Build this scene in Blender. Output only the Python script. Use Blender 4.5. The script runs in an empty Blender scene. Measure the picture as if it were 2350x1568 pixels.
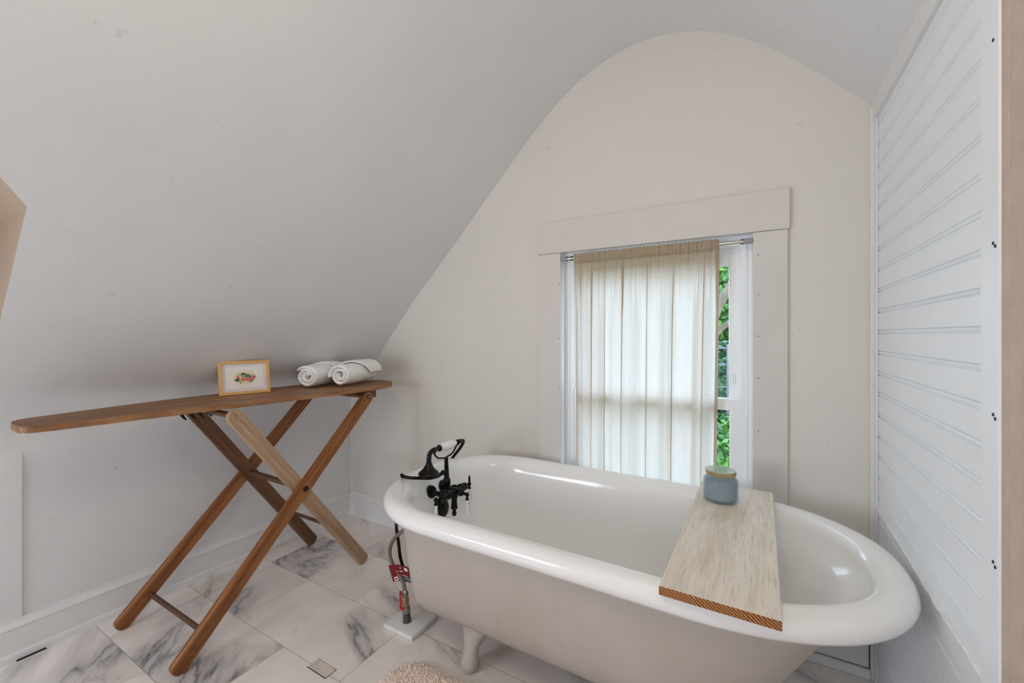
import bpy, bmesh, math, random
from mathutils import Vector, Matrix, noise

random.seed(11)
sc = bpy.context.scene
COL = sc.collection
PI = math.pi


def lin(r, g, b):
    def f(c):
        c /= 255.0
        return c / 12.92 if c <= 0.04045 else ((c + 0.055) / 1.055) ** 2.4
    return (f(r), f(g), f(b), 1.0)


# ------------------------------------------------------------------ camera
EYE = 1.22
cam_d = bpy.data.cameras.new('camera')
cam = bpy.data.objects.new('camera', cam_d)
COL.objects.link(cam)
cam.location = (0, 0, EYE)
cam.rotation_euler = (math.radians(90), 0, math.atan(566 / 968))
cam_d.sensor_width = 36
cam_d.lens = 36 * 968 / 2350
cam_d.shift_y = -16 / 2350
cam_d.clip_start = 0.02
sc.camera = cam

# ------------------------------------------------------------------ sky, lights, exposure
world = bpy.data.worlds.new('sky')
sc.world = world
world.use_nodes = True
wn = world.node_tree.nodes
wl = world.node_tree.links
wn.clear()
w_out = wn.new('ShaderNodeOutputWorld')
w_bg = wn.new('ShaderNodeBackground')
w_tc = wn.new('ShaderNodeTexCoord')
w_sep = wn.new('ShaderNodeSeparateXYZ')
w_ramp = wn.new('ShaderNodeValToRGB')
w_ramp.color_ramp.elements[0].position = 0.0
w_ramp.color_ramp.elements[0].color = (0.66, 0.81, 1.0, 1)
w_ramp.color_ramp.elements[1].position = 0.9
w_ramp.color_ramp.elements[1].color = (0.53, 0.71, 1.0, 1)
wl.new(w_tc.outputs['Generated'], w_sep.inputs[0])
wl.new(w_sep.outputs['Z'], w_ramp.inputs[0])
wl.new(w_ramp.outputs[0], w_bg.inputs['Color'])
w_bg.inputs['Strength'].default_value = 7.0
wl.new(w_bg.outputs[0], w_out.inputs[0])


def area_light(name, loc, target, sx, sy, power, color):
    d = bpy.data.lights.new(name, 'AREA')
    d.shape = 'RECTANGLE'
    d.size = sx
    d.size_y = sy
    d.energy = power
    d.color = color
    o = bpy.data.objects.new(name, d)
    COL.objects.link(o)
    o.location = loc
    o.rotation_euler = (Vector(target) - Vector(loc)).to_track_quat('-Z', 'Y').to_euler()
    return o


# the room's ceiling lamp and an added side fill light, both behind the camera
lamp_d = bpy.data.lights.new('ceiling_lamp_light', 'POINT')
lamp_d.energy = 11
lamp_d.color = (1.0, 0.90, 0.65)
lamp_d.shadow_soft_size = 0.15
lamp = bpy.data.objects.new('ceiling_lamp_light', lamp_d)
COL.objects.link(lamp)
lamp.location = (-0.3, -0.1, 2.1)
area_light('side_fill_light', (-2.0, -1.3, 1.25), (0.3, 1.6, 1.0), 1.0, 1.2, 50, (0.845, 0.885, 1.0))
sc.view_settings.view_transform = 'Standard'
sc.view_settings.look = 'None'
sc.view_settings.gamma = 1.0
sc.view_settings.use_curve_mapping = False
sc.view_settings.exposure = 0.08
sc.cycles.use_denoising = True
sc.cycles.max_bounces = 9
sc.cycles.diffuse_bounces = 6
sc.cycles.transparent_max_bounces = 12


# ------------------------------------------------------------------ materials
def new_mat(name):
    m = bpy.data.materials.new(name)
    m.use_nodes = True
    nt = m.node_tree
    b = nt.nodes['Principled BSDF']
    return m, nt, b


def add_bump(nt, b, height, strength, dist=0.01):
    bp = nt.nodes.new('ShaderNodeBump')
    bp.inputs['Strength'].default_value = strength
    bp.inputs['Distance'].default_value = dist
    nt.links.new(height, bp.inputs['Height'])
    nt.links.new(bp.outputs[0], b.inputs['Normal'])
    return bp


def coords(nt, scale=(1, 1, 1), loc=(0, 0, 0), rot=(0, 0, 0)):
    tc = nt.nodes.new('ShaderNodeTexCoord')
    mp = nt.nodes.new('ShaderNodeMapping')
    mp.inputs['Scale'].default_value = scale
    mp.inputs['Location'].default_value = loc
    mp.inputs['Rotation'].default_value = rot
    nt.links.new(tc.outputs['Object'], mp.inputs[0])
    return mp.outputs[0]


def noise_tex(nt, vec, scale, detail=4, rough=0.55, dist=0.0):
    n = nt.nodes.new('ShaderNodeTexNoise')
    n.inputs['Scale'].default_value = scale
    n.inputs['Detail'].default_value = detail
    n.inputs['Roughness'].default_value = rough
    n.inputs['Distortion'].default_value = dist
    nt.links.new(vec, n.inputs['Vector'])
    return n


def ramp(nt, fac, stops):
    r = nt.nodes.new('ShaderNodeValToRGB')
    e = r.color_ramp.elements
    e[0].position, e[0].color = stops[0]
    e[1].position, e[1].color = stops[-1]
    for p, c in stops[1:-1]:
        k = e.new(p)
        k.color = c
    nt.links.new(fac, r.inputs[0])
    return r.outputs[0]


def mix(nt, fac, a, b, mode='MIX'):
    m = nt.nodes.new('ShaderNodeMix')
    m.data_type = 'RGBA'
    m.blend_type = mode
    for src, sock in ((fac, m.inputs[0]), (a, m.inputs[6]), (b, m.inputs[7])):
        if hasattr(src, 'links') or hasattr(src, 'is_linked'):
            nt.links.new(src, sock)
        else:
            sock.default_value = src
    return m.outputs[2]


def math_n(nt, op, a, b=None, clamp=False):
    m = nt.nodes.new('ShaderNodeMath')
    m.operation = op
    m.use_clamp = clamp
    for src, sock in ((a, m.inputs[0]), (b, m.inputs[1])):
        if src is None:
            continue
        if hasattr(src, 'is_linked'):
            nt.links.new(src, sock)
        else:
            sock.default_value = src
    return m.outputs[0]


def plain(name, col, rough=0.5, metal=0.0, spec=0.5, coat=0.0, var=0.0, vscale=6, bump=0.0, bscale=60):
    m, nt, b = new_mat(name)
    b.inputs['Base Color'].default_value = col
    b.inputs['Roughness'].default_value = rough
    b.inputs['Metallic'].default_value = metal
    b.inputs['Specular IOR Level'].default_value = spec
    b.inputs['Coat Weight'].default_value = coat
    v = coords(nt)
    if var:
        n = noise_tex(nt, v, vscale, 5)
        dark = tuple(c * (1 - var) for c in col[:3]) + (1,)
        lite = tuple(min(1, c * (1 + var * 0.5)) for c in col[:3]) + (1,)
        nt.links.new(ramp(nt, n.outputs[0], [(0.3, dark), (0.7, lite)]), b.inputs['Base Color'])
    if bump:
        n2 = noise_tex(nt, v, bscale, 4)
        add_bump(nt, b, n2.outputs[0], bump, 0.004)
    return m


def plaster(name, col, spots=True):
    """hand-trowelled painted plaster: faint waves, brush grain, a few scuffs"""
    m, nt, b = new_mat(name)
    v = coords(nt)
    big = noise_tex(nt, v, 1.7, 4)
    c1 = ramp(nt, big.outputs[0], [(0.3, tuple(c * 0.965 for c in col[:3]) + (1,)), (0.7, col)])
    if spots:
        sp = noise_tex(nt, v, 26, 2)
        f = ramp(nt, sp.outputs[0], [(0.735, (0, 0, 0, 1)), (0.765, (0.16, 0.16, 0.16, 1))])
        c1 = mix(nt, f, c1, lin(120, 114, 108))
    nt.links.new(c1, b.inputs['Base Color'])
    b.inputs['Roughness'].default_value = 0.62
    b.inputs['Specular IOR Level'].default_value = 0.3
    wav = noise_tex(nt, v, 3.2, 5)
    fin = noise_tex(nt, v, 70, 4)
    h = math_n(nt, 'ADD', math_n(nt, 'MULTIPLY', wav.outputs[0], 3.0), math_n(nt, 'MULTIPLY', fin.outputs[0], 0.12))
    add_bump(nt, b, h, 0.35, 0.006)
    return m


def wood(name, dark, mid, light, along=0, rough=0.5, stretch=14, scale=7.0, knots=True, fine=0.75, pores=0.0):
    """grain runs along the object's own axis `along`"""
    m, nt, b = new_mat(name)
    fine_amt = fine
    s = [stretch, stretch, stretch]
    s[along] = 1.0
    v = coords(nt, tuple(s))
    n1 = noise_tex(nt, v, scale * 0.35, 6, 0.6, 0.6)
    s2 = [stretch * 4, stretch * 4, stretch * 4]
    s2[along] = 2.0
    v2 = coords(nt, tuple(s2))
    n2 = noise_tex(nt, v2, scale * 0.5, 5, 0.7)
    base = ramp(nt, n1.outputs[0], [(0.28, dark), (0.5, mid), (0.72, light)])
    fine = ramp(nt, n2.outputs[0], [(0.30, (0.55, 0.5, 0.46, 1)), (0.52, (1, 1, 1, 1))])
    c = mix(nt, fine_amt, base, fine, 'MULTIPLY')
    if pores:
        s3 = [260, 260, 260]
        s3[along] = 16
        n3 = noise_tex(nt, coords(nt, tuple(s3)), 1.0, 2, 0.5)
        patch = noise_tex(nt, coords(nt), 9, 3)
        pf = math_n(nt, 'MULTIPLY', ramp(nt, n3.outputs[0], [(0.60, (0, 0, 0, 1)), (0.70, (1, 1, 1, 1))]), ramp(nt, patch.outputs[0], [(0.35, (0, 0, 0, 1)), (0.65, (1, 1, 1, 1))]))
        c = mix(nt, math_n(nt, 'MULTIPLY', pf, pores), c, tuple(x * 0.55 for x in dark[:3]) + (1,))
    if knots:
        vo = nt.nodes.new('ShaderNodeTexVoronoi')
        vo.inputs['Scale'].default_value = 3.3
        sk = [2.2, 2.2, 2.2]
        sk[along] = 1.0
        nt.links.new(coords(nt, tuple(sk)), vo.inputs['Vector'])
        k = ramp(nt, vo.outputs['Distance'], [(0.02, (1, 1, 1, 1)), (0.075, (0, 0, 0, 1))])
        c = mix(nt, math_n(nt, 'MULTIPLY', k, 0.75), c, tuple(x * 0.45 for x in dark[:3]) + (1,))
    nt.links.new(c, b.inputs['Base Color'])
    b.inputs['Roughness'].default_value = rough
    b.inputs['Specular IOR Level'].default_value = 0.35
    add_bump(nt, b, n2.outputs[0], 0.25, 0.002)
    return m


M = {}
M['wall_cream'] = plaster('painted_plaster_cream', lin(226, 221, 214))
M['wall_white'] = plaster('painted_plaster_white', lin(229, 230, 231))
M['wall_tan'] = plaster('painted_plaster_tan', lin(184, 164, 142))
M['trim_white'] = plain('trim_paint_white', lin(231, 231, 231), 0.42, var=0.03, vscale=9, bump=0.12, bscale=40)
M['casing'] = plain('casing_paint', lin(219, 213, 208), 0.5, var=0.03, vscale=5, bump=0.10, bscale=50)
M['bead'] = plain('beadboard_paint', lin(242, 246, 249), 0.38, var=0.03, vscale=4, bump=0.03, bscale=30)
M['chipped'] = plain('chipped_paint', lin(232, 233, 232), 0.6, var=0.12, vscale=60, bump=0.6, bscale=90)
M['tan_trim'] = plain('raw_tan_board', lin(198, 180, 164), 0.7, var=0.10, vscale=25, bump=0.5, bscale=60)
M['dark_gap'] = plain('dark_gap', lin(38, 34, 32), 0.9)
M['vinyl'] = plain('white_vinyl', lin(243, 246, 250), 0.3)
M['tub_enamel'] = plain('tub_enamel', lin(247, 246, 245), 0.16, coat=0.3, var=0.015, vscale=3)
M['bronze'] = plain('oil_rubbed_bronze', lin(34, 32, 33), 0.3, metal=0.75, var=0.3, vscale=30)
M['black_hose'] = plain('black_corrugated_metal', lin(40, 36, 33), 0.32, metal=0.8)
M['porcelain'] = plain('porcelain', lin(244, 243, 241), 0.12, coat=0.4)
M['letter'] = plain('black_lettering', lin(45, 45, 50), 0.6)
M['cast_iron'] = plain('cast_iron', lin(34, 30, 29), 0.55, metal=0.5, bump=0.2)
M['steel'] = plain('galvanised_steel', lin(150, 148, 146), 0.38, metal=0.85, var=0.15, vscale=60)
M['brass'] = plain('brass_fitting', lin(176, 150, 104), 0.38, metal=0.85, var=0.2, vscale=80)
M['dark_pipe'] = plain('dark_pipe', lin(92, 84, 76), 0.5, metal=0.6, var=0.2, vscale=60)
M['red_card'] = plain('red_card', lin(118, 16, 20), 0.45)
M['red_plastic'] = plain('red_plastic', lin(196, 28, 26), 0.4)
M['white_ink'] = plain('white_ink', lin(235, 228, 222), 0.6)
M['blue_ink'] = plain('blue_grey_ink', lin(110, 130, 142), 0.6)
M['slab'] = plain('white_slab', lin(226, 224, 221), 0.5, var=0.04, vscale=12, bump=0.15)
M['gold_frame'] = plain('gold_frame', lin(226, 176, 104), 0.45, metal=0.25, var=0.08, vscale=60)
M['mat_outer'] = plain('mount_lilac', lin(226, 218, 222), 0.8)
M['mat_inner'] = plain('print_paper', lin(240, 235, 231), 0.8)
M['chrome'] = plain('chrome', lin(196, 192, 190), 0.18, metal=1.0)
M['rod_cap'] = plain('rod_end_cap', lin(150, 152, 156), 0.4)
M['lid'] = plain('brass_lid', lin(190, 168, 128), 0.28, metal=0.85)
M['lid_top'] = plain('lid_top', lin(196, 208, 194), 0.22, metal=0.55)
M['wax'] = plain('candle_wax', lin(196, 198, 202), 0.5)
M['wick'] = plain('wick', lin(230, 222, 205), 0.9)
M['bark'] = plain('pale_bark', lin(98, 86, 68), 0.9, var=0.35, vscale=9, bump=0.6, bscale=25)
M['earth'] = plain('garden_earth', lin(40, 52, 30), 1.0, var=0.4, vscale=3)
M['fence_wood'] = plain('grey_fence', lin(84, 88, 88), 0.8, var=0.2)

# wooden things
M['board_wood'] = wood('ironing_board_pine', lin(108, 70, 42), lin(152, 108, 72), lin(186, 142, 104), along=1, stretch=16, scale=5, knots=True, pores=0.35)
M['leg_wood'] = wood('leg_brown_wood', lin(100, 58, 30), lin(142, 90, 52), lin(178, 122, 76), along=0, stretch=16)
M['leg_pale'] = wood('leg_pale_wood', lin(150, 116, 86), lin(178, 146, 116), lin(196, 166, 138), along=0, stretch=16)
M['leg_dark'] = wood('leg_dark_wood', lin(84, 56, 38), lin(112, 78, 54), lin(134, 96, 70), along=0, stretch=16)
M['dowel_wood'] = plain('dowel_wood', lin(92, 60, 40), 0.55, var=0.25, vscale=30)
M['tray_wood'] = wood('tray_limed_wood', lin(210, 195, 174), lin(230, 219, 203), lin(240, 231, 219), along=1, stretch=9, scale=9, knots=False, fine=0.35, pores=0.7)
def mat_end_grain():
    """growth rings cut across at the board's end"""
    m, nt, b = new_mat('tray_end_grain')
    wv = nt.nodes.new('ShaderNodeTexWave')
    wv.inputs['Scale'].default_value = 42
    wv.inputs['Distortion'].default_value = 4
    wv.inputs['Detail'].default_value = 3
    nt.links.new(coords(nt, (1, 0.1, 1.6), (0, 0, 0), (0, math.radians(38), 0)), wv.inputs['Vector'])
    nt.links.new(ramp(nt, wv.outputs['Fac'], [(0.15, lin(98, 56, 24)), (0.5, lin(160, 100, 46)), (0.9, lin(190, 132, 72))]), b.inputs['Base Color'])
    b.inputs['Roughness'].default_value = 0.6
    return m


M['tray_end'] = mat_end_grain()


def mat_leaf(name, a, b_, c):
    m, nt, b = new_mat(name)
    v = coords(nt)
    n = noise_tex(nt, v, 5.5, 4)
    nt.links.new(ramp(nt, n.outputs[0], [(0.3, a), (0.5, b_), (0.72, c)]), b.inputs['Base Color'])
    b.inputs['Roughness'].default_value = 0.55
    return m


M['leaf_deep'] = mat_leaf('deep_green_leaves', lin(12, 34, 18), lin(25, 68, 30), lin(50, 106, 42))
M['leaf_mid'] = mat_leaf('mid_green_leaves', lin(20, 48, 14), lin(46, 96, 22), lin(90, 136, 32))
M['leaf_bright'] = mat_leaf('bright_green_leaves', lin(40, 72, 10), lin(84, 118, 16), lin(132, 152, 28))


def mat_floor():
    """marble-look vinyl tiles laid in half-bond rows"""
    m, nt, b = new_mat('marble_vinyl_tiles')
    tw, th = 0.655, 0.327
    v = coords(nt, (1, 1, 1), (0.945, -0.973, 0))
    br = nt.nodes.new('ShaderNodeTexBrick')
    br.offset = 0.5
    br.offset_frequency = 2
    br.squash = 1.0
    br.inputs['Scale'].default_value = 1.0
    br.inputs['Brick Width'].default_value = tw
    br.inputs['Row Height'].default_value = th
    br.inputs['Mortar Size'].default_value = 0.0009
    br.inputs['Mortar Smooth'].default_value = 0.1
    br.inputs['Bias'].default_value = 0.0
    br.inputs['Color1'].default_value = (0, 0, 0, 1)
    br.inputs['Color2'].default_value = (1, 1, 1, 1)
    br.inputs['Mortar'].default_value = (0.5, 0.5, 0.5, 1)
    nt.links.new(v, br.inputs['Vector'])
    shift = nt.nodes.new('ShaderNodeVectorMath')
    shift.operation = 'MULTIPLY'
    nt.links.new(br.outputs['Color'], shift.inputs[0])
    shift.inputs[1].default_value = (7.3, 5.1, 3.7)
    addv = nt.nodes.new('ShaderNodeVectorMath')
    addv.operation = 'ADD'
    nt.links.new(coords(nt, (1, 1, 1), (0, 0, 0), (0, 0, math.radians(28))), addv.inputs[0])
    nt.links.new(shift.outputs[0], addv.inputs[1])
    st = nt.nodes.new('ShaderNodeMapping')
    st.inputs['Scale'].default_value = (0.9, 2.6, 1.0)
    nt.links.new(addv.outputs[0], st.inputs[0])
    vein = noise_tex(nt, st.outputs[0], 0.62, 9, 0.56, 0.5)
    d = math_n(nt, 'ABSOLUTE', math_n(nt, 'SUBTRACT', vein.outputs[0], 0.5))
    thin = ramp(nt, d, [(0.0, (1, 1, 1, 1)), (0.006, (0.2, 0.2, 0.2, 1)), (0.018, (0, 0, 0, 1))])
    soft = ramp(nt, d, [(0.0, (1, 1, 1, 1)), (0.06, (0, 0, 0, 1))])
    gate = noise_tex(nt, addv.outputs[0], 1.9, 3)
    g = ramp(nt, gate.outputs[0], [(0.40, (0, 0, 0, 1)), (0.60, (1, 1, 1, 1))])
    cloud = noise_tex(nt, addv.outputs[0], 3.0, 5)
    base = ramp(nt, cloud.outputs[0], [(0.3, lin(226, 217, 210)), (0.65, lin(243, 237, 232))])
    c = mix(nt, math_n(nt, 'MULTIPLY', math_n(nt, 'MULTIPLY', soft, g), 0.7), base, lin(140, 138, 142))
    c = mix(nt, math_n(nt, 'MULTIPLY', math_n(nt, 'MULTIPLY', thin, g), 0.85), c, lin(84, 84, 92))
    c = mix(nt, math_n(nt, 'MULTIPLY', br.outputs['Fac'], 0.75), c, lin(96, 88, 82))
    sp = noise_tex(nt, coords(nt), 45, 1)
    f = ramp(nt, sp.outputs[0], [(0.80, (0, 0, 0, 1)), (0.815, (0.8, 0.8, 0.8, 1))])
    c = mix(nt, f, c, lin(92, 80, 70))
    nt.links.new(c, b.inputs['Base Color'])
    b.inputs['Roughness'].default_value = 0.3
    b.inputs['Specular IOR Level'].default_value = 0.45
    add_bump(nt, b, br.outputs['Fac'], 0.4, -0.001)
    return m


M['floor'] = mat_floor()


def mat_tub_outside():
    m, nt, b = new_mat('tub_painted_iron')
    v = coords(nt)
    n = noise_tex(nt, v, 3, 5)
    c = ramp(nt, n.outputs[0], [(0.3, lin(184, 174, 164)), (0.7, lin(194, 185, 176))])
    sm = noise_tex(nt, v, 14, 4)
    f1 = ramp(nt, sm.outputs[0], [(0.62, (0, 0, 0, 1)), (0.78, (0.35, 0.35, 0.35, 1))])
    c = mix(nt, f1, c, lin(158, 149, 141))
    vs = coords(nt, (3.0, 3.0, 1.0))
    sp = noise_tex(nt, vs, 22, 2)
    f = ramp(nt, sp.outputs[0], [(0.765, (0, 0, 0, 1)), (0.785, (0.9, 0.9, 0.9, 1))])
    c = mix(nt, f, c, lin(112, 104, 98))
    nt.links.new(c, b.inputs['Base Color'])
    b.inputs['Roughness'].default_value = 0.5
    b.inputs['Specular IOR Level'].default_value = 0.35
    n3 = noise_tex(nt, v, 40, 4)
    add_bump(nt, b, n3.outputs[0], 0.2, 0.003)
    return m


M['tub_out'] = mat_tub_outside()


def mat_curtain(name, col, trans=0.62, face=None):
    m = bpy.data.materials.new(name)
    m.use_nodes = True
    nt = m.node_tree
    nt.nodes.clear()
    out = nt.nodes.new('ShaderNodeOutputMaterial')
    v = coords(nt)
    wv = noise_tex(nt, coords(nt, (60, 60, 900)), 1.0, 2)
    wh = noise_tex(nt, coords(nt, (900, 900, 60)), 1.0, 2)
    wsum = math_n(nt, 'ADD', wv.outputs[0], wh.outputs[0])
    c = ramp(nt, math_n(nt, 'MULTIPLY', wsum, 0.5), [(0.35, tuple(x * 0.86 for x in col[:3]) + (1,)), (0.65, col)])
    df = nt.nodes.new('ShaderNodeBsdfDiffuse')
    tl = nt.nodes.new('ShaderNodeBsdfTranslucent')
    df.inputs[0].default_value = face or col
    nt.links.new(c, tl.inputs[0])
    m1 = nt.nodes.new('ShaderNodeMixShader')
    m1.inputs[0].default_value = trans
    nt.links.new(df.outputs[0], m1.inputs[1])
    nt.links.new(tl.outputs[0], m1.inputs[2])
    nt.links.new(m1.outputs[0], out.inputs[0])
    return m


M['linen'] = mat_curtain('sheer_linen', lin(217, 214, 206), 0.60, lin(232, 208, 174))
M['linen_hem'] = mat_curtain('folded_linen_hem', lin(196, 180, 156), 0.3)


def mat_pane():
    m = bpy.data.materials.new('window_glass')
    m.use_nodes = True
    nt = m.node_tree
    nt.nodes.clear()
    out = nt.nodes.new('ShaderNodeOutputMaterial')
    tp = nt.nodes.new('ShaderNodeBsdfTransparent')
    gl = nt.nodes.new('ShaderNodeBsdfGlossy')
    gl.inputs['Roughness'].default_value = 0.02
    fr = nt.nodes.new('ShaderNodeFresnel')
    fr.inputs[0].default_value = 1.45
    mx = nt.nodes.new('ShaderNodeMixShader')
    nt.links.new(math_n(nt, 'MULTIPLY', fr.outputs[0], 0.6), mx.inputs[0])
    nt.links.new(tp.outputs[0], mx.inputs[1])
    nt.links.new(gl.outputs[0], mx.inputs[2])
    nt.links.new(mx.outputs[0], out.inputs[0])
    return m


M['pane'] = mat_pane()


def mat_jar():
    m = bpy.data.materials.new('tinted_jar_glass')
    m.use_nodes = True
    nt = m.node_tree
    b = nt.nodes['Principled BSDF']
    b.inputs['Base Color'].default_value = lin(176, 190, 200)
    b.inputs['Roughness'].default_value = 0.08
    b.inputs['Coat Weight'].default_value = 0.5
    tp = nt.nodes.new('ShaderNodeBsdfTransparent')
    tp.inputs[0].default_value = lin(234, 241, 245)
    mx = nt.nodes.new('ShaderNodeMixShader')
    mx.inputs[0].default_value = 0.66
    nt.links.new(b.outputs[0], mx.inputs[1])
    nt.links.new(tp.outputs[0], mx.inputs[2])
    nt.links.new(mx.outputs[0], nt.nodes['Material Output'].inputs[0])
    return m


M['jar'] = mat_jar()
M['terry'] = plain('terry_cotton', lin(255, 254, 253), 0.95, spec=0.1, bump=0.35, bscale=330)
M['rug'] = plain('cream_pile', lin(255, 238, 226), 1.0, spec=0.05)


def mat_halo():
    """print paper with the soft straw-coloured oval printed behind the bird"""
    m, nt, b = new_mat('printed_oval')
    v = coords(nt, (1 / 0.052, 1 / 0.036, 0), (0, 0, 0))
    ln = nt.nodes.new('ShaderNodeVectorMath')
    ln.operation = 'LENGTH'
    nt.links.new(v, ln.inputs[0])
    c = ramp(nt, ln.outputs['Value'], [(0.45, lin(236, 214, 168)), (0.8, lin(238, 220, 180)), (1.0, lin(240, 235, 231))])
    nt.links.new(c, b.inputs['Base Color'])
    b.inputs['Roughness'].default_value = 0.8
    return m


M['halo'] = mat_halo()
INK = {
    'green': plain('ink_green', lin(88, 122, 92), 0.8), 'teal': plain('ink_teal', lin(104, 130, 116), 0.8),
    'dark': plain('ink_dark', lin(58, 66, 60), 0.8), 'pink': plain('ink_pink', lin(236, 130, 122), 0.8),
    'red': plain('ink_red', lin(200, 56, 58), 0.8), 'rose': plain('ink_rose', lin(226, 92, 84), 0.8),
    'blue': plain('ink_blue', lin(150, 164, 200), 0.8), 'white': plain('ink_white', lin(238, 236, 224), 0.8),
    'pale': plain('ink_pale', lin(196, 200, 178), 0.8)}


# ------------------------------------------------------------------ mesh builder
class MB:
    def __init__(self):
        self.bm = bmesh.new()
        self.mi = 0

    def _tag(self, faces):
        for f in faces:
            f.material_index = self.mi

    def face(self, pts):
        f = self.bm.faces.new([self.bm.verts.new(p) for p in pts])
        f.material_index = self.mi
        return f

    def box(self, x0, x1, y0, y1, z0, z1, bevel=0.0, mat=None, seg=2):
        r = bmesh.ops.create_cube(self.bm, size=1.0)
        vs = r['verts']
        for v in vs:
            v.co = Vector(((x0 + x1) / 2 + v.co.x * (x1 - x0), (y0 + y1) / 2 + v.co.y * (y1 - y0), (z0 + z1) / 2 + v.co.z * (z1 - z0)))
        fs = list({f for v in vs for f in v.link_faces})
        self._tag(fs)
        if bevel:
            es = list({e for v in vs for e in v.link_edges})
            rr = bmesh.ops.bevel(self.bm, geom=es, offset=bevel, segments=seg, affect='EDGES', profile=0.5)
            fs = list({f for v in rr['verts'] for f in v.link_faces})
            self._tag(fs)
            vs = rr['verts']
        if mat is not None:
            done = set()
            for f in fs:
                for v in f.verts:
                    if v not in done:
                        v.co = mat @ v.co
                        done.add(v)
        return fs

    def prism(self, pts, z0, z1, bevel=0.0):
        """outline (x,y) extruded in z"""
        lo = [self.bm.verts.new((p[0], p[1], z0)) for p in pts]
        hi = [self.bm.verts.new((p[0], p[1], z1)) for p in pts]
        n = len(pts)
        fs = [self.bm.faces.new(lo[::-1]), self.bm.faces.new(hi)]
        for i in range(n):
            fs.append(self.bm.faces.new((lo[i], lo[(i + 1) % n], hi[(i + 1) % n], hi[i])))
        self._tag(fs)
        if bevel:
            es = list({e for f in fs[:2] for e in f.edges})
            rr = bmesh.ops.bevel(self.bm, geom=es, offset=bevel, segments=2, affect='EDGES', profile=0.5)
            self._tag(rr['faces'])
        return fs

    def tube(self, path, rad, seg=10, cap=True, closed=False):
        """path of Vectors, rad number or list"""
        path = [Vector(p) for p in path]
        n = len(path)
        rads = rad if isinstance(rad, (list, tuple)) else [rad] * n
        rings = []
        up = None
        for i, p in enumerate(path):
            a = path[max(i - 1, 0)]
            b = path[min(i + 1, n - 1)]
            t = (b - a)
            if t.length < 1e-9:
                t = Vector((0, 0, 1))
            t.normalize()
            if up is None:
                up = t.orthogonal().normalized()
            else:
                up = (up - t * up.dot(t))
                if up.length < 1e-6:
                    up = t.orthogonal()
                up.normalize()
            s = t.cross(up)
            rings.append([self.bm.verts.new(p + (up * math.cos(2 * PI * k / seg) + s * math.sin(2 * PI * k / seg)) * rads[i]) for k in range(seg)])
        fs = []
        for i in range(n - 1):
            for k in range(seg):
                fs.append(self.bm.faces.new((rings[i][k], rings[i][(k + 1) % seg], rings[i + 1][(k + 1) % seg], rings[i + 1][k])))
        if cap:
            fs.append(self.bm.faces.new(rings[0][::-1]))
            fs.append(self.bm.faces.new(rings[-1]))
        self._tag(fs)
        return fs

    def lathe(self, prof, origin, axis=(0, 0, 1), seg=24):
        """prof = [(radius, distance along axis)]"""
        a = Vector(axis).normalized()
        o = Vector(origin)
        return self.tube_r([o + a * h for r, h in prof], [max(r, 1e-4) for r, h in prof], a, seg)

    def tube_r(self, pts, rads, axis, seg):
        u = axis.orthogonal().normalized()
        s = axis.cross(u)
        rings = []
        for p, r in zip(pts, rads):
            rings.append([self.bm.verts.new(p + (u * math.cos(2 * PI * k / seg) + s * math.sin(2 * PI * k / seg)) * r) for k in range(seg)])
        fs = []
        for i in range(len(pts) - 1):
            for k in range(seg):
                fs.append(self.bm.faces.new((rings[i][k], rings[i][(k + 1) % seg], rings[i + 1][(k + 1) % seg], rings[i + 1][k])))
        fs.append(self.bm.faces.new(rings[0][::-1]))
        fs.append(self.bm.faces.new(rings[-1]))
        self._tag(fs)
        return fs

    def ball(self, c, r, sub=2, scale=(1, 1, 1)):
        rr = bmesh.ops.create_icosphere(self.bm, subdivisions=sub, radius=r)
        for v in rr['verts']:
            v.co = Vector((v.co.x * scale[0] + c[0], v.co.y * scale[1] + c[1], v.co.z * scale[2] + c[2]))
        self._tag({f for v in rr['verts'] for f in v.link_faces})

    def grid(self, rows):
        vs = [[self.bm.verts.new(p) for p in r] for r in rows]
        fs = []
        for i in range(len(vs) - 1):
            for j in range(len(vs[0]) - 1):
                fs.append(self.bm.faces.new((vs[i][j], vs[i][j + 1], vs[i + 1][j + 1], vs[i + 1][j])))
        self._tag(fs)
        return vs

    def extrude_profile(self, prof, p0, p1, closed=True):
        """prof = list of Vectors (offsets), swept from p0 to p1"""
        a = [self.bm.verts.new(Vector(p0) + Vector(q)) for q in prof]
        b = [self.bm.verts.new(Vector(p1) + Vector(q)) for q in prof]
        n = len(prof)
        fs = []
        for i in range(n if closed else n - 1):
            fs.append(self.bm.faces.new((a[i], a[(i + 1) % n], b[(i + 1) % n], b[i])))
        if closed:
            fs.append(self.bm.faces.new(a[::-1]))
            fs.append(self.bm.faces.new(b))
        self._tag(fs)

    def build(self, name, mats, parent=None, smooth=False, origin=None, matrix=None, fix=True):
        """world-space geometry, or local geometry placed by `matrix`"""
        bm = self.bm
        if fix:
            bmesh.ops.recalc_face_normals(bm, faces=bm.faces[:])
        base = Vector((0, 0, 0))
        if matrix is None:
            if origin is not None:
                base = Vector(origin)
            elif parent is not None:
                base = parent.matrix_world.translation if parent.parent is None else wloc(parent)
            for v in bm.verts:
                v.co = v.co - base
        me = bpy.data.meshes.new(name)
        bm.to_mesh(me)
        bm.free()
        for mm in (mats if isinstance(mats, (list, tuple)) else [mats]):
            me.materials.append(mm)
        if smooth:
            for p in me.polygons:
                p.use_smooth = True
            if smooth != 'full':
                me.set_sharp_from_angle(angle=math.radians(smooth if isinstance(smooth, (int, float)) and smooth is not True else 40))
        o = bpy.data.objects.new(name, me)
        COL.objects.link(o)
        if parent is not None:
            o.parent = parent
        pw = wloc(parent) if parent is not None else Vector((0, 0, 0))
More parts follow.
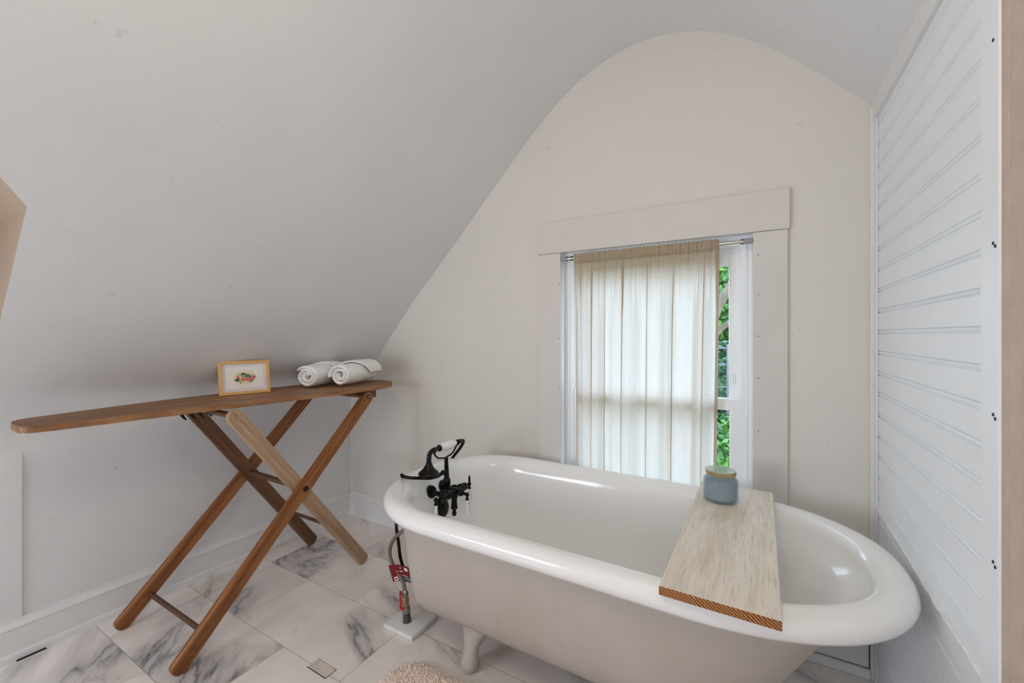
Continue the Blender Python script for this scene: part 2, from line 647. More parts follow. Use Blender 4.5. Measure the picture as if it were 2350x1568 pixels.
        if matrix is not None:
            o.matrix_local = Matrix.Translation(-pw) @ matrix
        else:
            o.location = base - pw
        return o


def wloc(o):
    """world location of an unrotated chain"""
    p = Vector((0, 0, 0))
    while o is not None:
        p = p + o.location
        o = o.parent
    return p


def thing(name, label, cat, loc, group=None):
    o = bpy.data.objects.new(name, None)
    COL.objects.link(o)
    o.empty_display_size = 0.05
    o.location = loc
    o.matrix_world = Matrix.Translation(Vector(loc))
    o['label'] = label
    o['category'] = cat
    if group:
        o['group'] = group
    return o


def tag(o, label, cat, group=None, kind=None):
    o['label'] = label
    o['category'] = cat
    if group:
        o['group'] = group
    if kind:
        o['kind'] = kind
    return o


def struct(o, label, cat):
    return tag(o, label, cat, None, 'structure')


def catmull(pts, n=8):
    pts = [Vector(p) for p in pts]
    out = []
    for i in range(len(pts) - 1):
        p0 = pts[max(i - 1, 0)]
        p1, p2 = pts[i], pts[i + 1]
        p3 = pts[min(i + 2, len(pts) - 1)]
        for k in range(n):
            t = k / n
            out.append(0.5 * ((2 * p1) + (p2 - p0) * t + (2 * p0 - 5 * p1 + 4 * p2 - p3) * t * t + (3 * p1 - p0 - 3 * p2 + p3) * t ** 3))
    out.append(pts[-1])
    return out


def resample(path, step):
    path = [Vector(p) for p in path]
    out = [path[0]]
    acc = 0.0
    for a, b in zip(path, path[1:]):
        seg = (b - a).length
        d = step - acc
        while d <= seg:
            out.append(a.lerp(b, d / seg))
            d += step
        acc = (acc + seg) % step
    return out


# ------------------------------------------------------------------ room shell
XL, XR, YB, YR = -2.427, 0.36, 1.946, -2.6
prof_raw = [(-2.427, 0.66), (-2.425, 0.74), (-2.413, 0.805), (-2.383, 0.862), (-2.335, 0.912), (-2.262, 0.970), (-2.175, 1.045), (-2.063, 1.184), (-1.95, 1.308), (-1.84, 1.428),
            (-1.666, 1.603), (-1.50, 1.768), (-1.35, 1.923), (-1.21, 2.067), (-1.071, 2.206), (-0.944, 2.325), (-0.824, 2.417),
            (-0.711, 2.482), (-0.604, 2.523), (-0.502, 2.544), (-0.405, 2.547), (-0.313, 2.535), (-0.226, 2.511),
            (-0.142, 2.474), (-0.063, 2.427), (0.013, 2.370), (0.086, 2.306), (0.156, 2.239), (0.222, 2.172), (0.286, 2.104), (0.36, 2.027)]
prof = [(p.x, p.z) for p in catmull([(x, 0, z) for x, z in prof_raw], 6)]

mb = MB()
mb.face([(XL, YR, 0), (3.0, YR, 0), (3.0, 2.06, 0), (XL, 2.06, 0)])
mb.face([(XL, YR, -0.05), (XL, 2.06, -0.05), (3.0, 2.06, -0.05), (3.0, YR, -0.05)])
struct(mb.build('floor', M['floor']), 'pale marble-look tile floor with grey veins', 'floor')

mb = MB()
mb.grid([[(XL, y, z) for y in (YR, -1.2, 0.0, 0.45, 1.0, YB)] for z in (0.0, 0.2, 0.4, 0.55, 0.66)])
struct(mb.build('wall_left', M['wall_white'], smooth='full'), 'low white knee wall behind the ironing board', 'wall')

# sloped ceiling and vault with the gabled dormer opening cut into its slope
DY, DMID, DZ0, DZS, DZ1 = 0.322, -0.29, 0.98, 1.565, 2.15


def dormer_edge(z):
    if z <= DZS:
        return DY
    return DY + (DMID - DY) * (z - DZS) / (DZ1 - DZS)


mb = MB()
zs_asc = []
rising = True
rows_low, rows_r, rows_l, rows_hi = [], [], [], []
stage = 0
pts = list(prof)
# insert exact break rows on the rising side
extra = []
for zz in (DZ0, DZS, DZ1):
    for (xa, za), (xb, zb) in zip(pts, pts[1:]):
        if za <= zz < zb and xa < -0.7:
            t = (zz - za) / (zb - za)
            extra.append((xa + (xb - xa) * t, zz))
            break
pts = sorted(pts + extra, key=lambda p: p[0])
NY = 14


def yrow(x, z, y0, y1, n=NY):
    return [(x, y0 + (y1 - y0) * k / (n - 1), z) for k in range(n)]


for x, z in pts:
    left = x < -0.7
    if left and z <= DZ0 + 1e-6:
        rows_low.append(yrow(x, z, YR, YB))
    if left and DZ0 - 1e-6 <= z <= DZ1 + 1e-6:
        e = dormer_edge(z)
        rows_r.append(yrow(x, z, e, YB))
        rows_l.append(yrow(x, z, YR, 2 * DMID - e))
    if (left and z >= DZ1 - 1e-6) or not left:
        rows_hi.append(yrow(x, z, YR, YB))
for rr in (rows_low, rows_r, rows_l, rows_hi):
    mb.grid(rr)
bmesh.ops.remove_doubles(mb.bm, verts=mb.bm.verts[:], dist=1e-5)
struct(mb.build('ceiling', M['wall_white'], smooth='full'), 'white curved plaster ceiling sloping down to the left', 'ceiling')


def prof_x(z):
    for (xa, za), (xb, zb) in zip(prof, prof[1:]):
        if za <= z <= zb and xa < -0.6:
            return xa + (xb - xa) * (z - za) / (zb - za)
    return XL


# tan dormer: two cheeks, two roof slopes, front with a window opening, sill
DX = -3.1
mb = MB()
cheek = [(prof_x(DZ0 + (DZS - DZ0) * k / 12), DZ0 + (DZS - DZ0) * k / 12) for k in range(13)]
for yy in (DY, 2 * DMID - DY):
    mb.face([(x, yy, z) for x, z in cheek] + [(DX, yy, DZS), (DX, yy, DZ0)])
for sgn in (0, 1):
    top = []
    for k in range(13):
        z = DZS + (DZ1 - DZS) * k / 12
        y = dormer_edge(z)
        top.append((prof_x(z), y if sgn == 0 else 2 * DMID - y, z))
    mb.face(top + [(DX, DMID, DZ1), (DX, DY if sgn == 0 else 2 * DMID - DY, DZS)])
mb.face([(prof_x(DZ0), DY, DZ0), (prof_x(DZ0), 2 * DMID - DY, DZ0), (DX, 2 * DMID - DY, DZ0), (DX, DY, DZ0)])
yl = 2 * DMID - DY
mb.face([(DX, yl, DZ0), (DX, DY, DZ0), (DX, DY, DZS), (DX, DMID, DZ1), (DX, yl, DZS)])
struct(mb.build('wall_dormer', M['wall_tan'], fix=True), 'tan painted dormer cheek beyond the sloped ceiling at far left', 'wall')

# back wall with the window opening
WX0, WX1, WZ0, WZ1 = -0.848, -0.021, 0.30, 1.629
xs = sorted(set([p[0] for p in prof] + [WX0, WX1]))


def top_z(x):
    for (xa, za), (xb, zb) in zip(prof, prof[1:]):
        if xa <= x <= xb and xb > xa:
            return za + (zb - za) * (x - xa) / (xb - xa)
    return prof[-1][1]


mb = MB()
for a, b in zip(xs, xs[1:]):
    za, zb = top_z(a), top_z(b)
    if a >= WX0 - 1e-6 and b <= WX1 + 1e-6:
        mb.face([(a, YB, 0), (b, YB, 0), (b, YB, WZ0), (a, YB, WZ0)])
        mb.face([(a, YB, WZ1), (b, YB, WZ1), (b, YB, zb), (a, YB, za)])
    else:
        mb.face([(a, YB, 0), (b, YB, 0), (b, YB, zb), (a, YB, za)])
bmesh.ops.remove_doubles(mb.bm, verts=mb.bm.verts[:], dist=1e-5)
struct(mb.build('wall_back', M['wall_cream']), 'cream end wall with arched top and the window', 'wall')

# rear wall and hall wall (behind the camera, they only bounce light)
mb = MB()
ys = [(x, YR, z) for x, z in prof]
mb.face([(XL, YR, 0)] + ys + [(XR, YR, 0)])
struct(mb.build('wall_rear', M['wall_white']), 'white rear wall of the attic room', 'wall')

# beadboard partition
PITCH = 0.0721
mb = MB()
bp = []
z = 1.2215 - 17 * PITCH
first = True
while z < 1.99:
    for dz, dx in ((0.0, 0.0), (0.0012, 0.0040), (0.0038, 0.0044), (0.0050, 0.0008), (0.0085, -0.0004), (0.0120, 0.0008), (0.0132, 0.0040), (0.0155, 0.0)):
        zz = z + dz
        if 0 <= zz <= 1.99:
            bp.append((XR + dx, zz))
    z += PITCH
bp = [(XR, 0.0)] + bp + [(XR, 2.03)]
NB = 24
rows = []
for x, zz in bp:
    rows.append([(x, y, zz) for y in [1.03 + (YB - 1.03) * k / NB for k in range(NB + 1)]])
mb.grid(rows)
struct(mb.build('wall_right', M['bead']), 'white horizontal beadboard partition beside the bathtub', 'wall')

mb = MB()
mb.grid([[(XR, YR, 0), (XR, 1.03, 0)], [(XR, YR, 2.03), (XR, 1.03, 2.03)]])
struct(mb.build('wall_hall', M['wall_white']), 'white wall past the end of the partition', 'wall')


# trim boards -------------------------------------------------------
def trim(n, boxes, mat, label, bevel=0.003):
    t = MB()
    for b in boxes:
        t.box(*b, bevel=bevel)
    return struct(t.build('trim_%d' % n, mat, smooth=20), label, 'trim')


def nail_dots(spots, axis, r=0.0022):
    t = MB()
    for p in spots:
        t.lathe([(r, 0), (r, 0.0006)], p, axis, 8)
    return t


trim(1, [(-0.974, 0.103, YB - 0.024, YB + 0.002, 1.626, 1.784)], M['casing'], 'wide flat head casing above the window')
trim(2, [(-0.972, WX0, YB - 0.019, YB + 0.002, 0.0, 1.6255)], M['casing'], 'flat side casing left of the window')
o = trim(3, [(WX1, 0.097, YB - 0.019, YB + 0.002, 0.0, 1.6255)], M['casing'], 'flat side casing right of the window')
t = nail_dots([(-0.004 + WX1 * 0 + 0.003, YB - 0.0195, z) for z in (1.535, 1.378, 1.213, 1.048, 0.84)] + [(-0.855, YB - 0.0195, z) for z in (1.47, 1.2, 0.95)], (0, -1, 0))
nh = t.build('nail_hole', M['dark_gap'], o)
trim(4, [(XR - 0.019, XR, YB - 0.02, YB, 0.0, 2.02), (XR - 0.008, XR, YB - 0.036, YB - 0.02, 0.0, 2.0)], M['trim_white'], 'narrow white corner strip between end wall and beadboard')
trim(5, [(XR - 0.012, XR + 0.004, 1.08, YB - 0.02, 1.975, 2.04)], M['trim_white'], 'white ledger board along the top of the beadboard')
o = trim(6, [(XR - 0.016, XR + 0.02, 1.011, 1.081, 0.0, 2.04)], M['bead'], 'white vertical board ending the beadboard partition')
t = nail_dots([(XR - 0.0165, 1.03, z) for z in (1.375, 1.084, 0.834, 1.72)] + [(XR - 0.0165, 1.023, z - 0.006) for z in (1.375, 1.084, 0.834)], (-1, 0, 0), 0.003)
t.build('nail_hole', M['dark_gap'], o)
trim(7, [(XR - 0.014, XR + 0.02, 0.987, 1.0105, 0.0, 2.03)], M['tan_trim'], 'rough tan board edge at the right margin, beside the crack', 0.002)
trim(8, [(XR - 0.014, XR + 0.02, 0.70, 0.9845, 0.0, 2.03)], M['tan_trim'], 'rough tan board beyond the crack at right margin', 0.002)
# chipped paint ridge on the beadboard at tub height
mb = MB()
path, rads = [], []
for k in range(120):
    y = 1.085 + (YB - 0.03 - 1.085) * k / 119
    zz = 0.583 + 0.03 * (y - 1.1) / 0.8 + 0.003 * noise.noise((y * 14, 0, 0)) + 0.002 * noise.noise((y * 45, 3, 0))
    path.append((XR - 0.001, y, zz))
    rads.append(0.0065 + 0.0035 * noise.noise((y * 30, 5, 1)))
mb.tube(path, rads, 8)
struct(mb.build('trim_9', M['chipped'], smooth=60), 'chipped paint ridge running along the beadboard at tub height', 'trim')
# panel on the knee wall
trim(10, [(XL - 0.004, XL + 0.007, -0.5, 0.448, 0.140, 0.805)], M['wall_white'], 'flush white access panel at the left end of the knee wall', 0.004)


# baseboards
def base_profile():
    return [(0.0, 0.0), (0.030, 0.0), (0.030, 0.010), (0.027, 0.022), (0.018, 0.028), (0.018, 0.112), (0.022, 0.116), (0.022, 0.122), (0.017, 0.130), (0.010, 0.138), (0.008, 0.147), (0.0, 0.147)]


mb = MB()
mb.extrude_profile([(d, 0, h) for d, h in base_profile()], (XL, YR, 0), (XL, YB, 0))
struct(mb.build('baseboard_left', M['trim_white'], smooth=20), 'white moulded baseboard under the knee wall', 'baseboard')
mb = MB()
mb.extrude_profile([(0, -d, h) for d, h in base_profile()], (XL, YB, 0), (-0.972, YB, 0))
struct(mb.build('baseboard_back', M['trim_white'], smooth=20), 'white moulded baseboard left of the window', 'baseboard')
mb = MB()
mb.box(0.097, 0.3375, YB - 0.018, YB, 0.0375, 0.30, 0.002)
mb.box(0.05, 0.341, YB - 0.028, YB, 0.0, 0.034, 0.004)
mb.mi = 1
mb.box(0.097, 0.341, YB - 0.012, YB - 0.001, 0.033, 0.3, 0.0)
struct(mb.build('baseboard_right', [M['trim_white'], M['dark_gap']], smooth=20), 'white base panel with dark gaps in the corner behind the tub', 'baseboard')

# loose square of vinyl and the slot in the floor
mb = MB()
mb.box(-1.428, -1.326, 0.958, 1.001, 0.0, 0.0016)
o = struct(mb.build('floor_patch', plain('patch_vinyl', lin(218, 207, 197), 0.35, var=0.12, vscale=20)), 'small loose rectangle of vinyl let into the floor', 'floor patch')
mb = MB()
mb.box(-1.430, -1.3245, 0.9555, 0.9578, 0.0, 0.0012)
mb.box(-1.430, -1.3245, 1.0012, 1.0022, 0.0, 0.0012)
mb.box(-1.3258, -1.3245, 0.9578, 1.0012, 0.0, 0.0012)
mb.build('gap', M['dark_gap'], o)

vt = thing('floor_vent', 'narrow dark vent slot in the floor against the left baseboard', 'vent', (-2.392, 0.464, 0))
mb = MB()
mb.box(-2.397, -2.380, 0.426, 0.502, 0.0004, 0.002)
mb.build('opening', M['dark_gap'], vt)
mb = MB()
mb.box(-2.3795, -2.3775, 0.424, 0.504, 0.0004, 0.0026)
mb.box(-2.397, -2.378, 0.5021, 0.5035, 0.0004, 0.0026)
mb.build('rim', M['trim_white'], vt)

# ------------------------------------------------------------------ window
win = bpy.data.objects.new('window_1', None)
COL.objects.link(win)
win.location = ((WX0 + WX1) / 2, 2.0, WZ0)
win.matrix_world = Matrix.Translation(win.location)
struct(win, 'white double-hung window half covered by the sheer curtain', 'window')
mb = MB()
Y0, Y1 = YB - 0.004, 2.08
mb.box(WX0 - 0.03, WX0, Y0 + 0.005, Y1, WZ0, WZ1)
mb.box(WX1, WX1 + 0.03, Y0 + 0.005, Y1, WZ0, WZ1)
mb.box(WX0 - 0.03, WX1 + 0.03, Y0 + 0.005, Y1, WZ1, WZ1 + 0.03)
mb.box(WX0 - 0.03, WX1 + 0.03, Y0 - 0.02, Y1, WZ0 - 0.03, WZ0)
mb.build('jamb', M['vinyl'], win)
FR = 0.046
mb = MB()
for x0, x1 in ((WX0, WX0 + FR), (WX1 - FR, WX1)):
    mb.box(x0, x1, 1.985, 2.07, WZ0, WZ1, 0.003)
    xm = (x0 + x1) / 2
    mb.box(xm - 0.004, xm + 0.004, 1.979, 1.99, WZ0, WZ1, 0.002)
mb.box(WX0, WX1, 1.985, 2.07, WZ1 - 0.040, WZ1, 0.003)
mb.box(WX0, WX1, 1.972, 1.99, WZ1 - 0.016, WZ1, 0.003)
mb.box(WX0, WX1, 1.985, 2.07, WZ0, WZ0 + 0.04, 0.003)
mb.build('frame', M['vinyl'], win, smooth=20)


def sash(name, y0, y1, z0, z1, st, rt, rb):
    x0, x1 = WX0 + FR - 0.003, WX1 - FR + 0.003
    m_ = MB()
    m_.box(x0, x0 + st, y0, y1, z0, z1, 0.004)
    m_.box(x1 - st, x1, y0, y1, z0, z1, 0.004)
    m_.box(x0 + st - 0.004, x1 - st + 0.004, y0, y1, z1 - rt, z1, 0.004)
    m_.box(x0 + st - 0.004, x1 - st + 0.004, y0, y1, z0, z0 + rb, 0.004)
    o_ = m_.build(name, M['vinyl'], win, smooth=20)
    p_ = MB()
    ym = (y0 + y1) / 2
    p_.box(x0 + st - 0.004, x1 - st + 0.004, ym - 0.002, ym + 0.002, z0 + rb - 0.004, z1 - rt + 0.004)
    p_.build('pane', M['pane'], o_)
    return o_


up = sash('upper_sash', 2.022, 2.052, 0.905, 1.592, 0.046, 0.078, 0.036)
lo = sash('lower_sash', 1.990, 2.020, 0.335, 0.950, 0.042, 0.050, 0.06)
mb = MB()
zc = 1.03
pp = []
for k in range(25):
    a = 2 * PI * k / 24
    pp.append((-0.088 + 0.0055 * math.cos(a), 2.0205, zc + 0.016 * math.sin(a) + (0.006 if math.sin(a) > 0 else -0.006)))
mb.tube(pp, 0.0016, 6)
mb.box(-0.0905, -0.0855, 2.018, 2.0225, zc - 0.012, zc + 0.016, 0.001)
mb.build('tilt_latch', M['vinyl'], up, smooth=40)

# ------------------------------------------------------------------ rod and curtain
ROD = (1.928, 1.592)
rd = thing('curtain_rod', 'thin chrome tension rod across the top of the window', 'curtain rod', (WX0, ROD[0], ROD[1]))
mb = MB()
mb.tube([(WX0 + 0.03, ROD[0], ROD[1]), (-0.45, ROD[0], ROD[1])], 0.0055, 14)
mb.tube([(-0.46, ROD[0], ROD[1]), (WX1 - 0.03, ROD[0], ROD[1])], 0.0070, 14)
mb.build('tube', M['chrome'], rd, smooth=40)
for x0, x1 in ((WX0 + 0.0005, WX0 + 0.032), (WX1 - 0.032, WX1 - 0.0005)):
    mb = MB()
    mb.tube([(x0, ROD[0], ROD[1]), (x1, ROD[0], ROD[1])], 0.0105, 16)
    mb.build('end_cap', M['rod_cap'], rd, smooth=40)

CX0, CX1 = -0.775, -0.143
NX, NZ = 300, 74
zt, zb = 1.612, 0.36
cur = thing('curtain', 'sheer linen curtain gathered on the rod over the window', 'curtain', (CX0, ROD[0], ROD[1]))


# pressed-in pleats: (position across, overlap width, how far the overlap narrows towards the floor)
PLEATS = [(0.055, 0.002, 0.6), (0.135, 0.006, 0.2), (0.235, 0.0018, 1.3), (0.375, 0.008, 0.2), (0.545, 0.003, 1.0), (0.725, 0.004, 0.6), (0.915, 0.003, 0.5)]
COLS = []
for i in range(NX + 1):
    COLS.append((i / NX, 0.0, 0.0))
for p_, w_, n_ in PLEATS:
    k_ = min(range(len(COLS)), key=lambda q: abs(COLS[q][0] - p_))
    add = []
    for j in range(1, 13):
        t_ = j / 12
        if t_ < 1 / 3:
            dx, dy = 3 * t_, 0.35 * 3 * t_
        elif t_ < 2 / 3:
            dx, dy = 1 - 3 * (t_ - 1 / 3), 0.35 + 0.65 * 3 * (t_ - 1 / 3)
        else:
            dx, dy = 0.0, 1 - 3 * (t_ - 2 / 3)
        add.append((COLS[k_][0], dx * w_, dy, n_))
    COLS[k_ + 1:k_ + 1] = add


def curtain_pt(col, z, side):
    """col = (u 0..1 across, pleat offset, pleat depth); side +1 window side / -1 room side, only in the rod pocket"""
    if not isinstance(col, tuple):
        col = (col, 0.0, 0.0)
    u = col[0]
    d = max(0.0, (ROD[1] - 0.03) - z)
    k = min(1.0, d / 0.25)
    x = CX0 + (CX1 - CX0) * u - 0.013 * u * min(1, d / 0.9)
    g = 0.0045 * math.sin(u * 230 + 2 * noise.noise((u * 9, 0, 0))) * (1 - k * 0.95) + 0.0025 * math.sin(u * 131) * (1 - k)
    f = k * (0.017 * math.sin(u * 27 + 1.5 * math.sin(u * 6 + 0.4) + 0.5 * noise.noise((u * 3, z * 0.9, 1)))
             + 0.007 * math.sin(u * 52 + 1.0 + noise.noise((u * 4, z * 1.1, 9)))
             + 0.006 * noise.noise((u * 6, z * 1.2, 4)) + 0.0014 * noise.noise((u * 40, z * 11, 4)))
    y = ROD[0] + g + f
    if side:
        c = (z - ROD[1])
        w = math.sqrt(max(0.0, 1 - (c / 0.0205) ** 2)) if abs(c) < 0.0205 else 0
        y = ROD[0] + side * (0.0125 * w + 0.0005) + g * 0.9
    elif len(col) > 3:
        kk = min(1.0, d / 0.05) * (1 + (col[3] - 1) * min(1, d / 0.9))
        x += col[1] * kk * (1 + 0.25 * noise.noise((u * 20, z * 2.5, 0)))
        y += 0.006 * col[2] * min(1.0, d / 0.05)
    x += 0.003 * k * math.sin(u * 39 + 1.6)
    return (x, y, z + (0.0035 * math.sin(u * 230 + 0.7) + 0.002 * noise.noise((u * 60, 1, 1)) if z > ROD[1] + 0.012 else 0))


mb = MB()
rows = []
z = zb
zlist = [zb + (1.570 - zb) * (k / (NZ - 1)) for k in range(NZ)]
for z in zlist:
    rows.append([curtain_pt(c_, z, 0) for c_ in COLS])
mb.grid(rows)
pz = [1.570, 1.5735, 1.578, 1.585, 1.592, 1.599, 1.606, 1.6105, 1.613]
for s in (-1, 1):
    mb.grid([[curtain_pt(i / NX, z, s) for i in range(NX + 1)] for z in pz])
bmesh.ops.remove_doubles(mb.bm, verts=mb.bm.verts[:], dist=2e-4)
mb.build('panel', M['linen'], cur, smooth='full', fix=False)
mb = MB()
rows = []
for z in zlist + [1.58, 1.6, 1.611]:
    base_p = [curtain_pt(0.982 + 0.018 * i / 6, z, 0) for i in range(7)]
    rows.append([(p[0] + 0.001, p[1] - 0.0035 - (0.008 if z > 1.575 else 0), p[2]) for p in base_p] + [(base_p[-1][0] + 0.0035, base_p[-1][1] + 0.004, base_p[-1][2])])
mb.grid(rows)
h = mb.build('hem', M['linen_hem'], cur, smooth='full')
h['label'] = 'tan double-folded side hem'
mb = MB()
mb.tube([(p[0], p[1] - 0.003, p[2] - 0.0) for p in [curtain_pt(i / NX, 1.566, 0) for i in range(NX + 1)]], 0.0009, 5)
mb.build('stitching', M['linen_hem'], cur)

# ------------------------------------------------------------------ garden outside
mb = MB()
mb.face([(-14, 2.3, -2.4), (12, 2.3, -2.4), (12, 22, -1.2), (-14, 22, -1.2)])
struct(mb.build('ground', M['earth']), 'garden ground below the window', 'ground')


def leaves(mbx, c, rad, n, size, inner=0.72):
    c = Vector(c)
    for _ in range(n):
        d = Vector((random.gauss(0, 1), random.gauss(0, 1), random.gauss(0, 1))).normalized()
        r = inner + (1 - inner) * random.random()
        p = c + Vector((d.x * rad[0] * r, d.y * rad[1] * r, d.z * rad[2] * r))
        nrm = (d + Vector((random.uniform(-.8, .8), random.uniform(-.8, .8), random.uniform(-.3, 1.0)))).normalized()
        a = nrm.orthogonal().normalized()
        a = Matrix.Rotation(random.uniform(0, 2 * PI), 3, nrm) @ a
        b = nrm.cross(a)
        s = size * random.uniform(0.6, 1.3)
        q = [p - a * s, p + b * s * 0.5 - a * s * 0.1 + nrm * s * 0.12, p + a * s, p - b * s * 0.5 - a * s * 0.1 + nrm * s * 0.12]
        mbx.face(q)


def core(mbx, c, rad, f=0.78):
    mbx.ball(c, 1.0, 2, (rad[0] * f, rad[1] * f, rad[2] * f))


def shrub(name, label, cat, c, rad, n, size, mat, trunk=True):
    z0 = -2.4 + (c[1] - 2.3) * 1.2 / 19.7
    t_ = thing(name, label, cat, (c[0], c[1], z0), 'trees and shrubs outside the window')
    m_ = MB()
    core(m_, c, rad)
    leaves(m_, c, rad, n, size)
    m_.build('foliage', mat, t_, fix=False)
    if trunk:
        m_ = MB()
        m_.tube([(c[0], c[1], z0), (c[0] + 0.05, c[1], c[2])], [0.09, 0.05], 8)
        m_.build('trunk', M['bark'], t_, smooth=40)
    return t_


shrub('tree', 'dense green leafy tree seen through the top of the window gap', 'tree', (-0.35, 10.6, 2.7), (2.1, 1.3, 2.2), 9000, 0.10, M['leaf_mid'])
shrub('shrub', 'deep green shrub below the fence rails outside the window', 'shrub', (-0.5, 8.1, 0.2), (1.3, 0.8, 0.95), 6000, 0.065, M['leaf_deep'])
shrub('shrub', 'bright green bush at the foot of the upper window pane', 'shrub', (-0.42, 6.2, -0.45), (1.0, 0.5, 0.62), 5000, 0.05, M['leaf_mid'])
ivy = MB()
for k in range(6500):
    x = random.uniform(-2.4, 1.4)
    y = random.uniform(3.2, 5.1)
    zz = -2.2 + (y - 3.4) * 0.42 + 0.12 * noise.noise((x * 2, y * 2, 0)) + random.uniform(-.05, .06)
    p = Vector((x, y, zz))
    nrm = Vector((random.uniform(-.5, .5), random.uniform(-.9, .1), 1)).normalized()
    a = Matrix.Rotation(random.uniform(0, 6.28), 3, nrm) @ nrm.orthogonal().normalized()
    b = nrm.cross(a)
    s = random.uniform(0.025, 0.05)
    ivy.face([p - a * s, p + b * s * .6, p + a * s, p - b * s * .6])
ivy.grid([[(x, y, -2.28 + (y - 3.4) * 0.42) for x in (-2.6, -0.5, 1.6)] for y in (3.1, 4.2, 5.15)])
tag(ivy.build('ground_ivy', M['leaf_bright'], fix=False), 'bright green leafy ground cover on the bank outside the lower pane', 'ground cover', None, 'stuff')

tr = thing('leaning_tree', 'pale bare leaning tree trunk seen through the upper pane', 'tree', (-0.75, 5.4, -1.6))
mb = MB()
tp_ = catmull([(-0.75, 5.42, -1.7), (-0.66, 5.42, -0.3), (-0.57, 5.35, 0.9), (-0.43, 5.3, 1.45), (-0.26, 5.3, 1.78), (0.1, 5.35, 2.3), (0.5, 5.42, 3.0)], 8)
mb.tube(tp_, [0.075 - 0.045 * i / len(tp_) + 0.012 * noise.noise((i * .6, 0, 0)) for i in range(len(tp_))], 10)
mb.build('trunk', M['bark'], tr, smooth='full')
mb = MB()
mb.tube(catmull([(-0.56, 5.35, 0.98), (-0.43, 5.42, 1.22), (-0.28, 5.45, 1.36), (0.1, 5.5, 1.55)], 6), [0.045 - 0.0012 * i for i in range(19)], 8)
mb.build('branch', M['bark'], tr, smooth='full')

fe = thing('fence', 'grey wire fence with slim rails behind the pale trunk outside', 'fence', (-0.5, 6.9, -1.9))
mb = MB()
for zz in (0.45, 0.78, 1.02):
    mb.tube([(-3.2, 6.9, zz), (2.4, 6.9, zz)], 0.014, 6)
mb.build('rail', M['fence_wood'], fe, smooth=40)
for x in (-3.0, -1.6, -0.38, 1.0, 2.2):
    mb = MB()
    mb.tube([(x, 6.9, -2.0), (x, 6.9, 1.08)], 0.025, 8)
    mb.build('post', M['fence_wood'], fe, smooth=40)

# ------------------------------------------------------------------ bathtub
TCY = 1.462


def outline(xl, xr, b, aL, aR, cy, z, n=2.25, N=112):
    """closed oval: rounded end on the left of half-length aL, on the right of half-length aR"""
    pts_ = []
    cl, cr = xl + aL, xr - aR
    if cr < cl:
        m_ = (cl + cr) / 2
        cl = cr = m_
        aL, aR = cl - xl, xr - cr
    q = N // 4
    e = 2.0 / n
    for k in range(N):
        a = 2 * PI * k / N - PI / 2
        c, s = math.cos(a), math.sin(a)
        cc = math.copysign(abs(c) ** e, c)
        ss = math.copysign(abs(s) ** e, s)
        x = (cr + aR * cc) if c >= 0 else (cl + aL * cc)
        pts_.append((x, cy + b * ss, z))
    return pts_


def ring_stack(mbx, rings, cap0=False, cap1=False):
    vs = [[mbx.bm.verts.new(p) for p in r] for r in rings]
    fs = []
    n = len(rings[0])
    for i in range(len(vs) - 1):
        for k in range(n):
            fs.append(mbx.bm.faces.new((vs[i][k], vs[i][(k + 1) % n], vs[i + 1][(k + 1) % n], vs[i + 1][k])))
    if cap0:
        fs.append(mbx.bm.faces.new(vs[0][::-1]))
    if cap1:
        fs.append(mbx.bm.faces.new(vs[-1]))
    mbx._tag(fs)


tub = thing('bathtub', 'white roll-top clawfoot bathtub in front of the window', 'bathtub', (-0.55, TCY, 0))
RX0, RX1, RB = -1.362, 0.345, 0.412


def rim_ring(d, z):
    return outline(RX0 + d, RX1 - d, RB - d, 0.40 - d * 0.75, 0.52 - d * 0.75, TCY, z)


def body_ring(x0, x1, b, z, cy=TCY, fl=0.34, n=2.25):
    return outline(x0, x1, b, fl * b / 0.355, 0.46 * b / 0.355, cy, z, n)


outer = [(0.548, -1.287, 0.275, 0.352, 0.34), (0.52, -1.276, 0.222, 0.351, 0.33), (0.49, -1.264, 0.192, 0.348, 0.31), (0.45, -1.251, 0.168, 0.344, 0.29), (0.35, -1.229, 0.105, 0.330, 0.25), (0.27, -1.213, 0.055, 0.308, 0.21),
         (0.215, -1.200, 0.015, 0.281, 0.18), (0.175, -1.187, -0.04, 0.246, 0.17), (0.150, -1.148, -0.13, 0.19, 0.17), (0.140, -1.0, -0.35, 0.1, 0.2), (0.138, -0.8, -0.6, 0.02, 0.2)]
mb = MB()
ring_stack(mb, [rim_ring(0.062, 0.560)] + [body_ring(a, c, b, z, TCY, f, 2.5) for z, a, c, b, f in outer], cap1=True)
mb.build('outer_shell', M['tub_out'], tub, smooth='full')
rim_p = [(0.064, 0.556), (0.040, 0.547), (0.022, 0.546), (0.010, 0.552), (0.003, 0.563), (0.0, 0.577), (0.003, 0.590), (0.011, 0.601), (0.024, 0.609), (0.040, 0.611),
         (0.056, 0.608), (0.070, 0.601), (0.081, 0.589), (0.089, 0.573), (0.095, 0.552)]
inner = [(0.525, -1.253, 0.208, 0.313), (0.49, -1.242, 0.170, 0.309), (0.45, -1.230, 0.143, 0.304), (0.35, -1.207, 0.078, 0.290), (0.27, -1.186, 0.028, 0.266),
         (0.225, -1.162, -0.02, 0.236), (0.195, -1.11, -0.10, 0.19), (0.182, -0.97, -0.34, 0.1), (0.180, -0.8, -0.6, 0.02)]
mb = MB()
ring_stack(mb, [rim_ring(d, z) for d, z in rim_p] + [body_ring(a, c, b, z) for z, a, c, b in inner], cap1=True)
mb.build('basin', M['tub_enamel'], tub, smooth='full')


